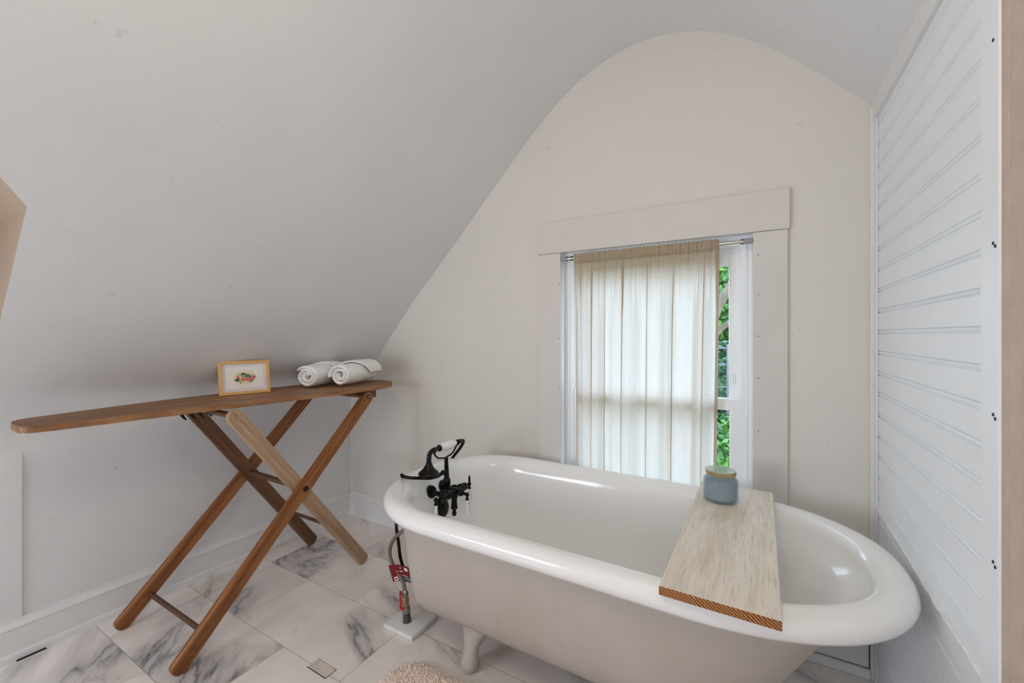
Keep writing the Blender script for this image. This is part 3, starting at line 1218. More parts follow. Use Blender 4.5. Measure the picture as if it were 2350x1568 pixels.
def claw_foot(x, y, sx, sy):
    m_ = MB()
    axis = [(0.004, 0.034, 0.172, 0.078, 0.034), (0.004, 0.030, 0.155, 0.070, 0.034), (0.003, 0.021, 0.132, 0.052, 0.032), (0.0, 0.010, 0.107, 0.037, 0.029),
            (0.0, 0.002, 0.083, 0.0285, 0.0265), (0.0, -0.005, 0.062, 0.0280, 0.0265), (0.0, -0.010, 0.042, 0.0315, 0.030), (0.0, -0.012, 0.026, 0.0325, 0.032),
            (0.0, -0.012, 0.012, 0.028, 0.027), (0.0, -0.012, 0.003, 0.017, 0.017), (0.0, -0.012, 0.0, 0.006, 0.006)]
    rings = []
    for ax, ay, z, rx, ry in axis:
        rings.append([(x + ax + rx * math.cos(2 * PI * k / 24), y + sy * ay + ry * math.sin(2 * PI * k / 24), z) for k in range(24)])
    ring_stack(m_, rings, True, True)
    return m_.build('foot', M['tub_out'], tub, smooth='full')


for fx, fy, sy in ((-0.905, 1.255, 1), (-0.905, 1.669, -1), (-0.30, 1.285, 1), (-0.30, 1.639, -1)):
    claw_foot(fx, fy, 1, sy)
mb = MB()
oc = Vector((-1.2215, 1.472, 0.446))
oax = Vector((1, 0, 0.25)).normalized()
mb.lathe([(0.042, -0.006), (0.042, 0.002), (0.039, 0.005), (0.028, 0.008), (0.0, 0.009)], oc, oax, 32)
mb.lathe([(0.006, 0.008), (0.006, 0.012), (0.003, 0.0135)], oc + Vector((0, 0, 0.01)), oax, 12)
o = mb.build('overflow_plate', M['bronze'], tub, smooth=40)
o['label'] = 'dark round overflow plate'

# ------------------------------------------------------------------ faucet
FY, BX, BZ = 1.474, -1.156, 0.529
fau = thing('bath_faucet', 'dark bronze two-valve faucet on the left end of the tub', 'faucet', (-1.25, FY, BZ))
for yy in (1.432, 1.516):
    mb = MB()
    mb.lathe([(0.030, -0.012), (0.030, 0.002), (0.028, 0.006), (0.020, 0.009), (0.013, 0.011)], (-1.252, yy, 0.520), (1, 0, 0.05), 28)
    mb.lathe([(0.013, 0.010), (0.013, 0.024), (0.010, 0.028), (0.010, 0.050), (0.016, 0.054), (0.018, 0.060), (0.018, 0.074), (0.014, 0.080), (0.012, 0.086)], (-1.252, yy, 0.520), (1, 0, 0.05), 20)
    mb.build('escutcheon', M['bronze'], fau, smooth=40)
mb = MB()
mb.tube([(BX, FY - 0.075, BZ), (BX, FY + 0.075, BZ)], 0.0115, 18)
for s in (-1, 1):
    mb.ball((BX, FY + s * 0.048, BZ), 0.0205, 3)
    mb.tube([(BX, FY + s * 0.048, BZ), (BX - 0.02, FY + s * 0.044, BZ - 0.003)], 0.013, 14)
    mb.lathe([(0.0175, 0.0), (0.0175, 0.012), (0.0155, 0.016), (0.010, 0.020), (0.0075, 0.030)], (BX, FY + s * 0.066, BZ), (0, s, 0), 10)
mb.ball((BX, FY, BZ), 0.0185, 3)
mb.tube([(BX, FY, BZ), (BX + 0.035, FY, BZ + 0.003)], 0.0125, 16)
mb.ball((BX + 0.036, FY, BZ + 0.003), 0.0165, 3)
mb.tube([(BX + 0.045, FY, BZ + 0.003), (BX + 0.066, FY, BZ)], 0.0065, 12)
mb.tube([(BX, FY, BZ), (-1.198, FY, BZ + 0.004)], 0.012, 14)
mb.build('valve_body', M['bronze'], fau, smooth=45)
mb = MB()
mb.lathe([(0.0150, 0.0), (0.0165, 0.008), (0.0160, 0.018), (0.0125, 0.022), (0.0120, 0.026), (0.0130, 0.050), (0.0150, 0.062), (0.0150, 0.066), (0.0085, 0.069), (0.0075, 0.078), (0.0100, 0.084), (0.0105, 0.088), (0.0085, 0.094), (0.0080, 0.097)],
         (BX, FY, BZ - 0.008), (0, 0, -1), 20)
mb.build('spout', M['bronze'], fau, smooth=45)


def lever(p, lean=(0, 0, -1), extra_up=True):
    """spindle ball with a hanging porcelain handle"""
    m_ = MB()
    x, y, z = p
    if extra_up:
        m_.lathe([(0.0040, 0.0), (0.0055, 0.012), (0.0050, 0.024), (0.0035, 0.030), (0.0015, 0.033)], (x, y, z + 0.006), (0, 0, 1), 14)
    m_.ball(p, 0.0095, 2)
    m_.lathe([(0.0055, 0.006), (0.0050, 0.014), (0.0080, 0.018), (0.0080, 0.022)], p, lean, 14)
    o_ = m_.build('lever', M['bronze'], fau, smooth=45)
    m_ = MB()
    m_.lathe([(0.0062, 0.0215), (0.0075, 0.030), (0.0088, 0.055), (0.0105, 0.078), (0.0095, 0.084), (0.004, 0.0865)], p, lean, 20)
    h_ = m_.build('porcelain_handle', M['porcelain'], o_, smooth=45)
    h_['label'] = 'white porcelain lever handle'
    m_ = MB()
    for k in range(5):
        zz = z - 0.036 - 0.009 * k
        m_.box(x + 0.0078 + 0.0003 * k, x + 0.0095 + 0.0003 * k, y - 0.001, y + 0.001, zz - 0.0014, zz + 0.0014)
    m_.build('lettering', M['letter'], o_)
    return o_


lever((BX - 0.006, FY - 0.116, BZ + 0.001), extra_up=False)
lever((BX + 0.003, FY + 0.108, BZ + 0.002))
lever((BX + 0.070, FY, BZ - 0.0005), extra_up=False)

SX = -1.2
mb = MB()
mb.lathe([(0.0115, 0.0), (0.0115, 0.018), (0.0165, 0.022), (0.0175, 0.034), (0.0165, 0.046), (0.0135, 0.050), (0.0115, 0.056), (0.0085, 0.140), (0.0080, 0.143)], (SX, FY + 0.003, BZ), (0.0, -0.03, 1), 20)
mb.tube([(SX, FY - 0.002, 0.612), (SX, FY - 0.022, 0.612)], 0.0065, 12)
mb.lathe([(0.0110, 0.0), (0.0110, 0.009), (0.0085, 0.013)], (SX, FY - 0.020, 0.612), (0, -1, 0), 6)
mb.build('riser', M['bronze'], fau, smooth=40)
mb = MB()
cr = [(1.391, 0.716), (1.394, 0.706), (1.405, 0.694), (1.420, 0.683), (1.437, 0.679), (1.463, 0.673), (1.485, 0.676), (1.507, 0.679), (1.525, 0.688), (1.537, 0.700), (1.545, 0.708), (1.550, 0.713)]
mb.tube(catmull([(SX, y, z) for y, z in cr], 4), 0.0040, 10)
for yy, zz in ((1.390, 0.716), (1.551, 0.714)):
    rr = []
    for k in range(15):
        a = PI + PI * k / 14
        rr.append((SX + 0.011 * math.cos(a), yy, zz + 0.008 + 0.011 * math.sin(a)))
    mb.tube(rr, 0.0032, 8)
mb.build('cradle', M['bronze'], fau, smooth=45)

# hand shower resting in the cradle, with its hose looping over the rim and behind the tub
hs = thing('hand_shower', 'telephone-style bronze hand shower with white porcelain grip', 'hand shower', (SX, 1.356, 0.72))
mb = MB()
mb.lathe([(0.036, 0.0), (0.036, 0.007), (0.043, 0.009), (0.044, 0.013), (0.042, 0.017), (0.037, 0.021), (0.027, 0.030), (0.018, 0.042), (0.013, 0.054), (0.0125, 0.057), (0.0115, 0.059)], (SX, 1.357, 0.622), (0, 0.02, 1), 32)
mb.build('shower_head', M['bronze'], hs, smooth=40)
mb = MB()
nk = catmull([(SX, 1.358, 0.678), (SX, 1.359, 0.700), (SX, 1.366, 0.717), (SX, 1.384, 0.7265), (SX, 1.405, 0.7265), (SX, 1.424, 0.7255)], 6)
mb.tube(nk, [0.0105 - 0.002 * i / len(nk) for i in range(len(nk))], 14)
mb.lathe([(0.008, 0.0), (0.0145, 0.002), (0.0150, 0.005), (0.0140, 0.009), (0.010, 0.010)], (SX, 1.420, 0.7255), (0, 1, 0), 20)
mb.build('neck', M['bronze'], hs, smooth=40)
mb = MB()
mb.lathe([(0.009, 0.0), (0.011, 0.004), (0.008, 0.009), (0.008, 0.016), (0.0115, 0.020), (0.0120, 0.024)], (SX, 1.534, 0.724), (0, 1, 0), 20)
mb.lathe([(0.0105, 0.0), (0.0105, 0.028), (0.008, 0.031)], (SX, 1.556, 0.724), (0, 1, -0.05), 16)
mb.build('hose_coupling', M['bronze'], hs, smooth=40)
mb = MB()
mb.lathe([(0.0115, 0.0), (0.0150, 0.016), (0.0185, 0.045), (0.0188, 0.062), (0.0165, 0.085), (0.0125, 0.104), (0.011, 0.107)], (SX, 1.430, 0.7255), (0, 1, -0.012), 10)
o = mb.build('porcelain_grip', M['porcelain'], hs, smooth=20)
o['label'] = 'white fluted porcelain grip'


def ribbed(path, r, rib, pitch, seg=10):
    pa = resample(path, pitch / 2)
    return pa, [r + (rib if i % 2 else 0) for i in range(len(pa))]


hp = catmull([(SX, 1.586, 0.7225), (SX - 0.004, 1.602, 0.720), (SX - 0.016, 1.620, 0.709), (-1.235, 1.640, 0.692), (-1.28, 1.668, 0.650), (-1.335, 1.690, 0.598), (-1.385, 1.695, 0.53),
              (-1.42, 1.68, 0.40), (-1.41, 1.62, 0.24), (-1.36, 1.52, 0.13), (-1.33, 1.42, 0.118), (-1.338, 1.365, 0.175), (-1.342, 1.338, 0.242), (-1.342, 1.325, 0.318), (-1.356, 1.325, 0.40),
              (-1.374, 1.362, 0.47), (-1.375, 1.377, 0.550), (-1.358, 1.363, 0.590), (-1.333, 1.335, 0.612), (-1.300, 1.307, 0.621), (-1.262, 1.300, 0.623), (-1.232, 1.330, 0.617), (-1.210, 1.378, 0.607), (SX, 1.418, 0.606), (SX, 1.442, 0.612)], 10)
pa, ra = ribbed(hp, 0.0062, 0.0012, 0.0042)
mb = MB()
mb.tube(pa, ra, 10)
mb.build('hose', M['black_hose'], hs, smooth=80)

# ------------------------------------------------------------------ supply line on its slab
slab = MB()
slab.box(-1.343, -1.186, 1.243, 1.398, 0.0, 0.020, 0.004)
o = slab.build('floor_slab', M['slab'], smooth=30, origin=(-1.26, 1.31, 0))
tag(o, 'small white square slab on the floor under the water pipe', 'slab')
PY = 1.30
sl = thing('water_supply_line', 'grey braided water hose rising from the white slab behind tub', 'water pipe', (-1.27, PY, 0.02))
mb = MB()
mb.lathe([(0.0165, 0.0), (0.0170, 0.006), (0.0155, 0.010), (0.0150, 0.040)], (-1.268, PY, 0.0205), (-0.10, 0, 1), 18)
o = mb.build('pipe_stub', M['dark_pipe'], sl, smooth=40)
mb = MB()
mb.lathe([(0.016, 0.038), (0.0172, 0.042), (0.0172, 0.056), (0.0145, 0.060)], (-1.268, PY, 0.0205), (-0.10, 0, 1), 12)
mb.build('collar', M['steel'], sl, smooth=25)
mb = MB()
mb.lathe([(0.0130, 0.058), (0.0130, 0.076), (0.0150, 0.079), (0.0150, 0.094), (0.0125, 0.097), (0.0125, 0.106)], (-1.268, PY, 0.0205), (-0.10, 0, 1), 8)
mb.build('brass_coupling', M['brass'], sl, smooth=20)
mb = MB()
mb.lathe([(0.0140, 0.104), (0.0142, 0.120), (0.0110, 0.123), (0.0080, 0.128), (0.0080, 0.142)], (-1.268, PY, 0.0205), (-0.11, 0, 1), 6)
mb.build('hex_nut', M['steel'], sl, smooth=20)
sp_ = catmull([(-1.2835, PY, 0.160), (-1.292, PY, 0.180), (-1.318, PY, 0.205), (-1.345, PY, 0.228), (-1.366, PY, 0.262), (-1.368, PY, 0.300), (-1.345, PY, 0.346), (-1.300, PY + 0.005, 0.388), (-1.262, PY + 0.01, 0.412)], 10)
pa, ra = ribbed(sp_, 0.0078, 0.0004, 0.003)
mb = MB()
mb.tube(pa, ra, 12)
mb.build('braided_hose', plain('braided_steel', lin(138, 130, 120), 0.45, metal=0.55, bump=0.8, bscale=400), sl, smooth=80)
# red tag folded round the hose
rgt = Vector((0.86, 0.50, 0)).normalized()
upv = Vector((-0.32, -0.10, 1)).normalized()
frontv = Vector((0.6, -0.75, 0.2)).normalized()
tp0 = Vector((-1.325, PY - 0.011, 0.182))


def tagp(u, v, d=0.0):
    wob = 0.004 * math.sin(u * 60)
    return tp0 + rgt * u + upv * v + Vector((0, 0, wob)) + frontv * (0.004 * math.cos(u * 45) + d) + Vector((-0.0, 0, -0.10 * u))


mb = MB()
rows = [[tagp(-0.010 + 0.085 * i / 12, v) for i in range(13)] for v in (-0.004, 0.02, 0.044, 0.066)]
mb.grid(rows)
mb.grid([[p + -frontv * 0.0012 for p in r] for r in rows])
tg = mb.build('tag', M['red_card'], sl, smooth='full')
tg['label'] = 'dark red paper tag'
mb = MB()
for (u0, u1, v0, v1, mi) in ((0.012, 0.072, 0.002, 0.016, 1), (0.0, 0.014, -0.001, 0.015, 0), (0.030, 0.042, 0.036, 0.040, 0), (0.034, 0.038, 0.050, 0.056, 0), (0.052, 0.066, 0.044, 0.058, 0), (0.036, 0.060, 0.020, 0.0225, 0), (0.016, 0.022, 0.034, 0.038, 0)):
    mb.mi = mi
    n_ = 5
    mb.grid([[tagp(u0 + (u1 - u0) * i / n_, v, 0.0006) for i in range(n_ + 1)] for v in (v0, v1)])
mb.mi = 2
mb.grid([[tagp(0.003 + 0.008 * i / 3, v, 0.001) for i in range(4)] for v in (0.003, 0.011)])
mb.build('print', [M['white_ink'], M['blue_ink'], M['red_plastic']], tg)
mb = MB()
mb.tube(catmull([(-1.293, PY - 0.014, 0.148), (-1.291, PY - 0.016, 0.115), (-1.287, PY - 0.017, 0.082), (-1.283, PY - 0.012, 0.072)], 5), [0.004] * 16, 8)
mb.tube([(-1.285, PY - 0.016, 0.078), (-1.268, PY - 0.018, 0.080)], 0.0035, 8)
mb.build('red_handle', M['red_plastic'], sl, smooth=60)

# ------------------------------------------------------------------ bath tray and candle
tray = MB()
tray.mi = 0
fs = tray.box(-0.122, 0.122, -0.412, 0.412, 0.0, 0.0205, 0.0025)
for f in tray.bm.faces:
    if abs(f.calc_center_median().y) > 0.4095:
        f.material_index = 1
TM = Matrix.Translation((-0.078, 1.436, 0.6105)) @ Matrix.Rotation(math.radians(-0.3), 4, 'Z')
o = tray.build('bath_tray', [M['tray_wood'], M['tray_end']], matrix=TM, smooth=20)
tag(o, 'pale limed wooden board laid across the bathtub rim', 'bath tray')

CC = (-0.117, 1.672)
cz = 0.6312
ca = thing('candle_jar', 'blue-grey glass jar candle with brass lid on the bath tray', 'candle', (CC[0], CC[1], cz))
mb = MB()
po = [(0.040, 0.0), (0.050, 0.002), (0.0555, 0.009), (0.0575, 0.018), (0.0575, 0.066), (0.0555, 0.076), (0.050, 0.082), (0.0465, 0.085), (0.0465, 0.093)]
pi_ = [(0.0440, 0.093), (0.0440, 0.084), (0.050, 0.078), (0.0525, 0.070), (0.0525, 0.014), (0.046, 0.007), (0.0, 0.006)]
mb.lathe([(0.0, 0.0)] + po + pi_, (CC[0], CC[1], cz), (0, 0, 1), 48)
mb.build('glass', M['jar'], ca, smooth=40)
mb = MB()
mb.lathe([(0.0, 0.0068), (0.045, 0.0075), (0.0518, 0.0145), (0.0518, 0.064), (0.050, 0.0655), (0.0, 0.0655)], (CC[0], CC[1], cz), (0, 0, 1), 40)
mb.build('wax', M['wax'], ca, smooth=40)
for dx, dy in ((0.016, 0.010), (-0.018, 0.004)):
    mb = MB()
    mb.tube([(CC[0] + dx, CC[1] + dy, cz + 0.064), (CC[0] + dx + 0.001, CC[1] + dy, cz + 0.080)], 0.0011, 6)
    mb.build('wick', M['wick'], ca)
mb = MB()
mb.lathe([(0.0495, 0.0), (0.0500, 0.001), (0.0500, 0.0125), (0.0485, 0.0140)], (CC[0], CC[1], cz + 0.0932), (0, 0, 1), 48)
mb.mi = 1
mb.lathe([(0.0478, 0.0138), (0.0478, 0.0146), (0.0, 0.0146)], (CC[0], CC[1], cz + 0.0932), (0, 0, 1), 48)
mb.build('lid', [M['lid'], M['lid_top']], ca, smooth=40)

# ------------------------------------------------------------------ bath mat
bmx = thing('bath_mat', 'fluffy cream bath mat on the floor in front of the tub foot', 'bath mat', (-0.75, 0.95, 0))


def rrect(x0, x1, y0, y1, r, n=10):
    out = []
    for cx_, cy_, a0 in ((x1 - r, y1 - r, 0), (x0 + r, y1 - r, 90), (x0 + r, y0 + r, 180), (x1 - r, y0 + r, 270)):
        for k in range(n + 1):
            a = math.radians(a0 + 90 * k / n)
            out.append((cx_ + r * math.cos(a), cy_ + r * math.sin(a)))
    return out


MX0, MX1, MY0, MY1, MR = -1.118, -0.46, 0.72, 1.158, 0.10
mb = MB()
mb.prism(rrect(MX0 + 0.008, MX1 - 0.008, MY0 + 0.008, MY1 - 0.008, MR), 0.0, 0.012, 0.004)
mb.build('backing', M['rug'], bmx)
mb = MB()
cnt = 0
while cnt < 24000:
    x, y = random.uniform(MX0, MX1), random.uniform(MY0, MY1)
    qx = max(MX0 + MR - x, 0, x - (MX1 - MR))
    qy = max(MY0 + MR - y, 0, y - (MY1 - MR))
    dd = math.hypot(qx, qy)
    if dd > MR:
        continue
    edge = max(0.0, (dd - MR + 0.03) / 0.03)
    h_ = random.uniform(0.009, 0.015) * (1 - 0.35 * edge)
    dx = random.uniform(-.006, .006) + (0.012 * edge * (1 if x > (MX0 + MX1) / 2 else -1) if qx > 0 else 0)
    dy = random.uniform(-.006, .006) + (0.012 * edge * (1 if y > (MY0 + MY1) / 2 else -1) if qy > 0 else 0)
    r_ = random.uniform(0.0018, 0.0032)
    a0 = random.uniform(0, 6.28)
    b_ = [mb.bm.verts.new((x + r_ * math.cos(a0 + 2.094 * k), y + r_ * math.sin(a0 + 2.094 * k), 0.010)) for k in range(3)]
    t_ = [mb.bm.verts.new((x + dx + r_ * 0.9 * math.cos(a0 + 2.094 * k), y + dy + r_ * 0.9 * math.sin(a0 + 2.094 * k), 0.010 + h_)) for k in range(3)]
    tip = mb.bm.verts.new((x + dx * 1.2, y + dy * 1.2, 0.012 + h_))
    for k in range(3):
        mb.bm.faces.new((b_[k], b_[(k + 1) % 3], t_[(k + 1) % 3], t_[k]))
        mb.bm.faces.new((t_[k], t_[(k + 1) % 3], tip))
    cnt += 1
o = mb.build('pile', M['rug'], bmx, smooth='full', fix=False)
o['kind'] = 'stuff'

# ------------------------------------------------------------------ ironing board
ZT = 0.940
ib = thing('ironing_board', 'old folding wooden ironing board on crossed legs by the knee wall', 'ironing board', (-2.02, 1.1, 0))
ol = [(-2.005, 0.350), (-1.962, 0.351), (-1.930, 0.356), (-1.914, 0.378), (-1.903, 0.447), (-1.880, 0.644), (-1.850, 0.917), (-1.815, 1.20), (-1.796, 1.40), (-1.790, 1.52), (-1.792, 1.61),
      (-1.806, 1.690), (-1.836, 1.755), (-1.885, 1.805), (-1.945, 1.829), (-2.010, 1.832), (-2.075, 1.812), (-2.130, 1.765), (-2.170, 1.690), (-2.195, 1.60), (-2.207, 1.47),
      (-2.212, 1.27), (-2.206, 1.05), (-2.192, 0.80), (-2.150, 0.56), (-2.122, 0.43), (-2.106, 0.383), (-2.076, 0.358)]
oc_ = catmull([(x, y, 0) for x, y in ol + [ol[0]]], 4)[:-1]
mb = MB()
mb.prism([(p.x, p.y) for p in oc_], ZT - 0.0215, ZT, 0.0028)
bm_bd = mb.build('board', M['board_wood'], ib, smooth=20)


def leg(x0, x1, bottom, top, w, mat, name='leg', label=None):
    """flat lath in a YZ plane between x0 and x1; bottom/top are (y, z) of the round end centres"""
    b = Vector((0, bottom[0], bottom[1]))
    t = Vector((0, top[0], top[1]))
    d = (t - b)
    L = d.length
    d.normalize()
    wd = Vector((0, -d.z, d.y))
    mt = Matrix(((d.x, wd.x, 1, (x0 + x1) / 2), (d.y, wd.y, 0, b.y), (d.z, wd.z, 0, b.z), (0, 0, 0, 1)))
    h = w / 2
    pts_ = []
    for k in range(11):
        a = -PI / 2 + PI * k / 10
        pts_.append((L + h * math.cos(a) * 0.9, h * math.sin(a)))
    for k in range(11):
        a = PI / 2 + PI * k / 10
        pts_.append((h * math.cos(a) * 0.75, h * math.sin(a)))
    m_ = MB()
    m_.prism(pts_, -(x1 - x0) / 2, (x1 - x0) / 2, 0.0022)
    o_ = m_.build(name, mat, ib, smooth=20, matrix=mt)
    if label:
        o_['label'] = label
    return o_


HY, HZ = 1.550, 0.8885
leg(-1.811, -1.786, (0.703, 0.022), (HY, HZ), 0.057, M['leg_wood'], label='brown outer leg nearest the camera')
leg(-2.288, -2.263, (0.693, 0.022), (HY + 0.005, HZ), 0.057, M['leg_wood'], label='brown outer leg next to the wall')
leg(-1.839, -1.814, (1.540, 0.024), (0.905, 0.889), 0.060, M['leg_pale'], label='paler inner leg nearest the camera')
leg(-2.260, -2.236, (1.532, 0.024), (0.925, 0.885), 0.060, M['leg_dark'], label='dark brown inner leg next to the wall')


def rod(y, z, x0, x1, r, mat, name):
    m_ = MB()
    m_.tube([(x0, y, z), (x1, y, z)], r, 14)
    return m_.build(name, mat, ib, smooth=40)


rod(1.186, 0.516, -2.292, -1.782, 0.0135, M['dowel_wood'], 'pivot_rod')
mb = MB()
mb.lathe([(0.012, 0.0), (0.012, 0.003), (0.0075, 0.0045), (0.0075, 0.010), (0.005, 0.012)], (-1.7855, 1.186, 0.516), (1, 0, 0), 16)
mb.build('pivot_bolt', M['cast_iron'], ib, smooth=40)
rod(0.783, 0.102, -2.265, -1.809, 0.0095, M['dowel_wood'], 'lower_rod')
rod(1.395, 0.240, -2.238, -1.837, 0.0085, M['dowel_wood'], 'lower_rod')
rod(0.910, 0.890, -2.238, -1.836, 0.0120, M['leg_dark'], 'catch_rod')
rod(HY + 0.002, HZ, -2.265, -1.809, 0.0100, M['leg_dark'], 'hinge_rod')
mb = MB()
mb.lathe([(0.010, 0.0), (0.010, 0.0015)], (-1.8135, 0.912, 0.880), (1, 0, 0), 18)
o = mb.build('dowel_plug', M['leg_pale'], ib)
mb = MB()
mb.lathe([(0.0085, 0.0), (0.0085, 0.0012)], (-1.7862, 0.748, 0.070), (1, 0, 0), 18)
mb.build('dowel_plug', M['leg_dark'], ib)
mb = MB()
mb.lathe([(0.012, 0.0), (0.012, 0.0015)], (-1.7862, HY, HZ), (1, 0, 0), 18)
mb.mi = 1
mb.lathe([(0.0055, 0.0015), (0.0055, 0.003)], (-1.7862, HY, HZ), (1, 0, 0), 14)
mb.build('hinge_pin', [M['cast_iron'], M['chrome']], ib, smooth=40)
mb = MB()
mb.box(-2.235, -1.812, 1.590, 1.622, 0.878, 0.9185, 0.002)
mb.build('cleat', M['leg_dark'], ib, smooth=20)
# cast-iron rack of hooks under the board
mb = MB()
mb.box(-2.075, -2.000, 0.79, 0.985, 0.9125, 0.9185, 0.0015)
rack = mb.build('hook_rack', M['cast_iron'], ib, smooth=20)
for k in range(5):
    y = 0.800 + 0.0315 * k
    mb = MB()
    cp = catmull([(-2.03, y, 0.916), (-2.03, y + 0.003, 0.902), (-2.03, y + 0.008, 0.886), (-2.03, y + 0.021, 0.868)], 5)
    nn = len(cp)
    mb.tube(cp, [0.0110 * (1 - 0.8 * (i / (nn - 1)) ** 1.3) for i in range(nn)], 10)
    mb.build('hook', M['cast_iron'], rack, smooth=50)

# ------------------------------------------------------------------ picture frame on the board
fx = Vector((0.0577, 0.2003, 0)).normalized()
fn = Vector((fx.y, -fx.x, 0))
tilt = math.radians(13)
fyv = Vector((0, 0, 1)) * math.cos(tilt) - fn * math.sin(tilt)
fnv = fx.cross(fyv)
FO = Vector((-2.078, 1.0795, ZT + 0.0012))
FMx = Matrix(((fx.x, fyv.x, fnv.x, FO.x), (fx.y, fyv.y, fnv.y, FO.y), (fx.z, fyv.z, fnv.z, FO.z), (0, 0, 0, 1)))
FW, FH, FB = 0.208, 0.158, 0.0135
pf = thing('picture_frame', 'small gold-framed bird and flower print standing on the ironing board', 'picture frame', FO)
for nm, poly in (('frame', [[(-FW / 2, 0), (FW / 2, 0), (FW / 2 - FB, FB), (-FW / 2 + FB, FB)],
                            [(FW / 2, 0), (FW / 2, FH), (FW / 2 - FB, FH - FB), (FW / 2 - FB, FB)],
                            [(FW / 2, FH), (-FW / 2, FH), (-FW / 2 + FB, FH - FB), (FW / 2 - FB, FH - FB)],
                            [(-FW / 2, FH), (-FW / 2, 0), (-FW / 2 + FB, FB), (-FW / 2 + FB, FH - FB)]]),):
    mb = MB()
    for q in poly:
        mb.prism(q, -0.016, 0.0, 0.0012)
    mb.build(nm, M['gold_frame'], pf, matrix=FMx, smooth=20)
mb = MB()
mb.box(-FW / 2 + 0.004, FW / 2 - 0.004, 0.004, FH - 0.004, -0.0145, -0.0060)
mt_o = mb.build('mount', M['mat_outer'], pf, matrix=FMx)
mt_o['label'] = 'pale lilac mount'
PM = FMx @ Matrix.Translation((0, FH / 2, 0))
mb = MB()
iw, ih = FW / 2 - 0.026, FH / 2 - 0.026
mb.box(-iw, iw, -ih, ih, -0.0060, -0.0056)


def ell(cx_, cy_, rx, ry, rot, z, mi, n=20, wob=0.0, petals=5):
    mb.mi = mi
    pts_ = []
    for k in range(n):
        a = 2 * PI * k / n
        f_ = 1 + wob * math.cos(petals * a)
        x, y = rx * f_ * math.cos(a), ry * f_ * math.sin(a)
        pts_.append((cx_ + x * math.cos(rot) - y * math.sin(rot), cy_ + x * math.sin(rot) + y * math.cos(rot), z))
    mb.face(pts_)


inks = ['halo', 'green', 'teal', 'dark', 'pink', 'red', 'rose', 'blue', 'white', 'pale']
ix = {k: i for i, k in enumerate(inks)}
Z0 = -0.0055
# leaves, bird, flowers: printed flat
for (cx_, cy_, rx, ry, rot) in ((-0.034, -0.010, 0.009, 0.006, .4), (-0.028, -0.016, 0.008, 0.005, -.6), (-0.026, -0.006, 0.007, 0.005, 1.2), (0.020, -0.020, 0.006, 0.003, 1.0), (0.028, -0.018, 0.006, 0.003, .8), (-0.020, -0.022, 0.006, 0.003, -.9)):
    ell(cx_, cy_, rx, ry, rot, Z0, ix['green'], wob=0.1)
ell(-0.008, 0.006, 0.013, 0.011, -0.3, Z0 + .0001, ix['pale'])
ell(-0.002, 0.012, 0.014, 0.0085, -0.5, Z0 + .0002, ix['dark'])
ell(0.010, 0.007, 0.018, 0.009, -0.35, Z0 + .0003, ix['teal'])
ell(-0.008, 0.007, 0.006, 0.0055, 0, Z0 + .0004, ix['pale'])
ell(-0.007, 0.006, 0.0022, 0.0030, 0, Z0 + .0005, ix['dark'])
mb.mi = ix['dark']
mb.face([(-0.013, 0.014, Z0 + .0003), (-0.036, 0.0185, Z0 + .0003), (-0.013, 0.0165, Z0 + .0003)])
mb.face([(-0.022, 0.009, Z0 + .0003), (-0.035, 0.015, Z0 + .0003), (-0.024, 0.0115, Z0 + .0003)])
mb.face([(0.022, 0.001, Z0 + .0004), (0.041, -0.012, Z0 + .0004), (0.040, -0.0145, Z0 + .0004), (0.020, -0.004, Z0 + .0004)])
for (cx_, cy_, r_, m1, m2) in ((-0.008, -0.0095, 0.0095, 'rose', 'pink'), (0.011, -0.010, 0.0105, 'pink', 'rose'), (-0.029, 0.003, 0.0065, 'pink', 'rose'), (0.026, -0.009, 0.0065, 'rose', 'pink'), (0.030, 0.009, 0.0058, 'blue', 'white'), (0.037, 0.001, 0.0068, 'red', 'rose')):
    ell(cx_, cy_, r_, r_ * .95, 0.3, Z0 + .0006, ix[m1], 30, 0.12, 6)
    ell(cx_, cy_, r_ * .55, r_ * .5, 0.8, Z0 + .0008, ix[m2], 20, 0.15, 5)
    ell(cx_ + .0005, cy_, r_ * .2, r_ * .2, 0, Z0 + .0010, ix['white'], 10)
for (cx_, cy_) in ((-0.012, -0.0215), (-0.004, -0.0225), (0.006, -0.0205), (0.013, -0.0225), (-0.026, -0.021)):
    ell(cx_, cy_, 0.0042, 0.0028, 0.2, Z0 + .0007, ix['white'], 14, 0.1, 5)
pr = mb.build('print', [M['halo']] + [INK[k] for k in inks[1:]], pf, matrix=PM, fix=False)
pr['label'] = 'printed bird among pink flowers'
mb = MB()
mb.box(-0.022, 0.022, 0.02, 0.10, -0.0175, -0.016)
lm = Matrix.Translation((0, 0.10, -0.0165)) @ Matrix.Rotation(math.radians(30), 4, 'X')
mb.box(-0.018, 0.018, -0.102, 0.0, -0.002, 0.0, mat=lm)
mb.build('easel_back', M['dark_gap'], pf, matrix=FMx)


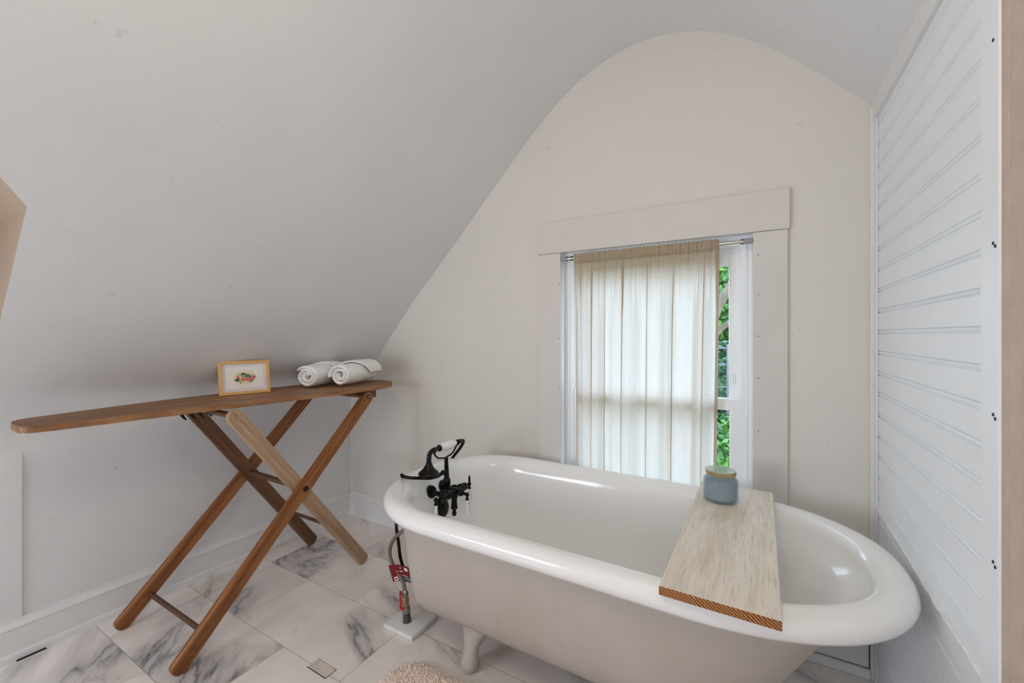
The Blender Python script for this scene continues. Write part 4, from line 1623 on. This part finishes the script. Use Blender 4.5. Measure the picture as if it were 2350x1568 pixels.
# ------------------------------------------------------------------ rolled towels
def towel(label, front, axis, length, rx, rz, turns, seedv, flap):
    """front = centre of the bottom of the front face on the board"""
    ax = Vector((axis[0], axis[1], 0)).normalized()
    side = Vector((ax.y, -ax.x, 0))
    up_ = Vector((0, 0, 1))
    base_ = Vector(front)
    th = 0.0160
    N = int(turns * 26)
    r0 = 0.012
    r1 = 1.0
    cen, nor = [], []
    Rm = (rx + rz) / 2
    for k in range(N + 1):
        t = k / N
        a = seedv + 2 * PI * turns * t
        r = (r0 + (Rm - th / 2 - r0) * t)
        wob = 1 + 0.05 * noise.noise((math.cos(a) * 1.3 + seedv, math.sin(a) * 1.3, t * 2))
        fx_ = 1 + (rx / Rm - 1) * t
        fz_ = 1 + (rz / Rm - 1) * t
        cen.append(Vector((r * wob * fx_ * math.cos(a), r * wob * fz_ * math.sin(a))))
    for k in range(N + 1):
        d = cen[min(k + 1, N)] - cen[max(k - 1, 0)]
        d.normalize()
        nor.append(Vector((d.y, -d.x)))
    m_ = MB()
    S = 26
    rings = []
    for s in range(S + 1):
        q = s / S
        dist = q * length
        e = min(dist, length - dist)
        f_ = min(1.0, math.sqrt(max(0.0, 1 - (1 - min(1, e / 0.012)) ** 2)) * 0.92 + 0.08)
        ring = []
        for sgn, order in ((1, range(N + 1)), (-1, range(N, -1, -1))):
            for k in order:
                p2 = cen[k] + nor[k] * (sgn * th * 0.5 * f_)
                inward = 0.010 * (1 - k / N) * (1 if q < 0.5 else -1) * max(0, 1 - e / 0.05)
                puff = 1 + 0.05 * math.sin(PI * q)
                p3 = base_ + side * (p2.x * puff) + up_ * (rz + p2.y * puff) + ax * (dist + inward)
                nz = Vector((noise.noise(p3 * 28), noise.noise(p3 * 28 + Vector((7, 0, 0))), noise.noise(p3 * 28 + Vector((0, 9, 0))))) * 0.0034
                nz += Vector((noise.noise(p3 * 130), noise.noise(p3 * 130 + Vector((7, 0, 0))), noise.noise(p3 * 130 + Vector((0, 9, 0))))) * 0.0008
                p3 = p3 + nz
                p3.z = max(p3.z, ZT + 0.0005)
                ring.append(p3)
        rings.append(ring)
    ring_stack(m_, rings)
    # close both ends between the two skins
    vs = m_.bm.verts[:]
    n_ = 2 * (N + 1)
    for s in (0, S):
        o_ = s * n_
        m_.bm.verts.ensure_lookup_table()
        for k in range(N):
            try:
                m_.bm.faces.new((m_.bm.verts[o_ + k], m_.bm.verts[o_ + k + 1], m_.bm.verts[o_ + n_ - 2 - k], m_.bm.verts[o_ + n_ - 1 - k]))
            except ValueError:
                pass
    t_ = thing('rolled_towel', label, 'towel', base_, 'rolled white towels on the ironing board')
    m_.build('roll', M['terry'], t_, smooth='full')
    # pointed outer fold lying over the top of the roll
    m_ = MB()
    NA, NS = 22, 20
    for sgn in (1, -1):
        rows_ = []
        for i in range(NS + 1):
            row = []
            for j in range(NA + 1):
                q, w_ = i / NS, j / NA
                d0 = flap[0] + (flap[1] - flap[0]) * w_
                dist = d0 + (length + 0.004 - d0) * q
                a = math.radians(flap[2] + (flap[3] - flap[2]) * w_)
                e = min(q, 1 - q, w_ * 1.0, 1 - w_)
                lift = 0.004 + 0.0055 * sgn * min(1.0, e / 0.06)
                puff = 1 + 0.05 * math.sin(PI * min(1, dist / length))
                p3 = base_ + side * ((rx * puff + lift) * math.cos(a)) + up_ * (rz + (rz * puff + lift) * math.sin(a)) + ax * dist
                p3 += Vector((noise.noise(p3 * 40), noise.noise(p3 * 40 + Vector((3, 0, 0))), noise.noise(p3 * 40 + Vector((0, 5, 0))))) * 0.0016
                row.append(p3)
            rows_.append(row)
        m_.grid(rows_)
    bmesh.ops.remove_doubles(m_.bm, verts=m_.bm.verts[:], dist=3e-4)
    m_.build('fold', M['terry'], t_, smooth='full')
    return t_


towel('white towel roll farther from the corner, next to the picture frame', (-2.036, 1.350, ZT), (-0.125, 0.36), 0.265, 0.073, 0.059, 2.3, 0.6, (0.10, 0.16, 150, 40))
towel('white towel roll nearest the rounded end of the ironing board', (-1.910, 1.454, ZT), (-0.13, 0.36), 0.335, 0.067, 0.062, 2.15, 2.4, (0.07, 0.20, 130, 0))
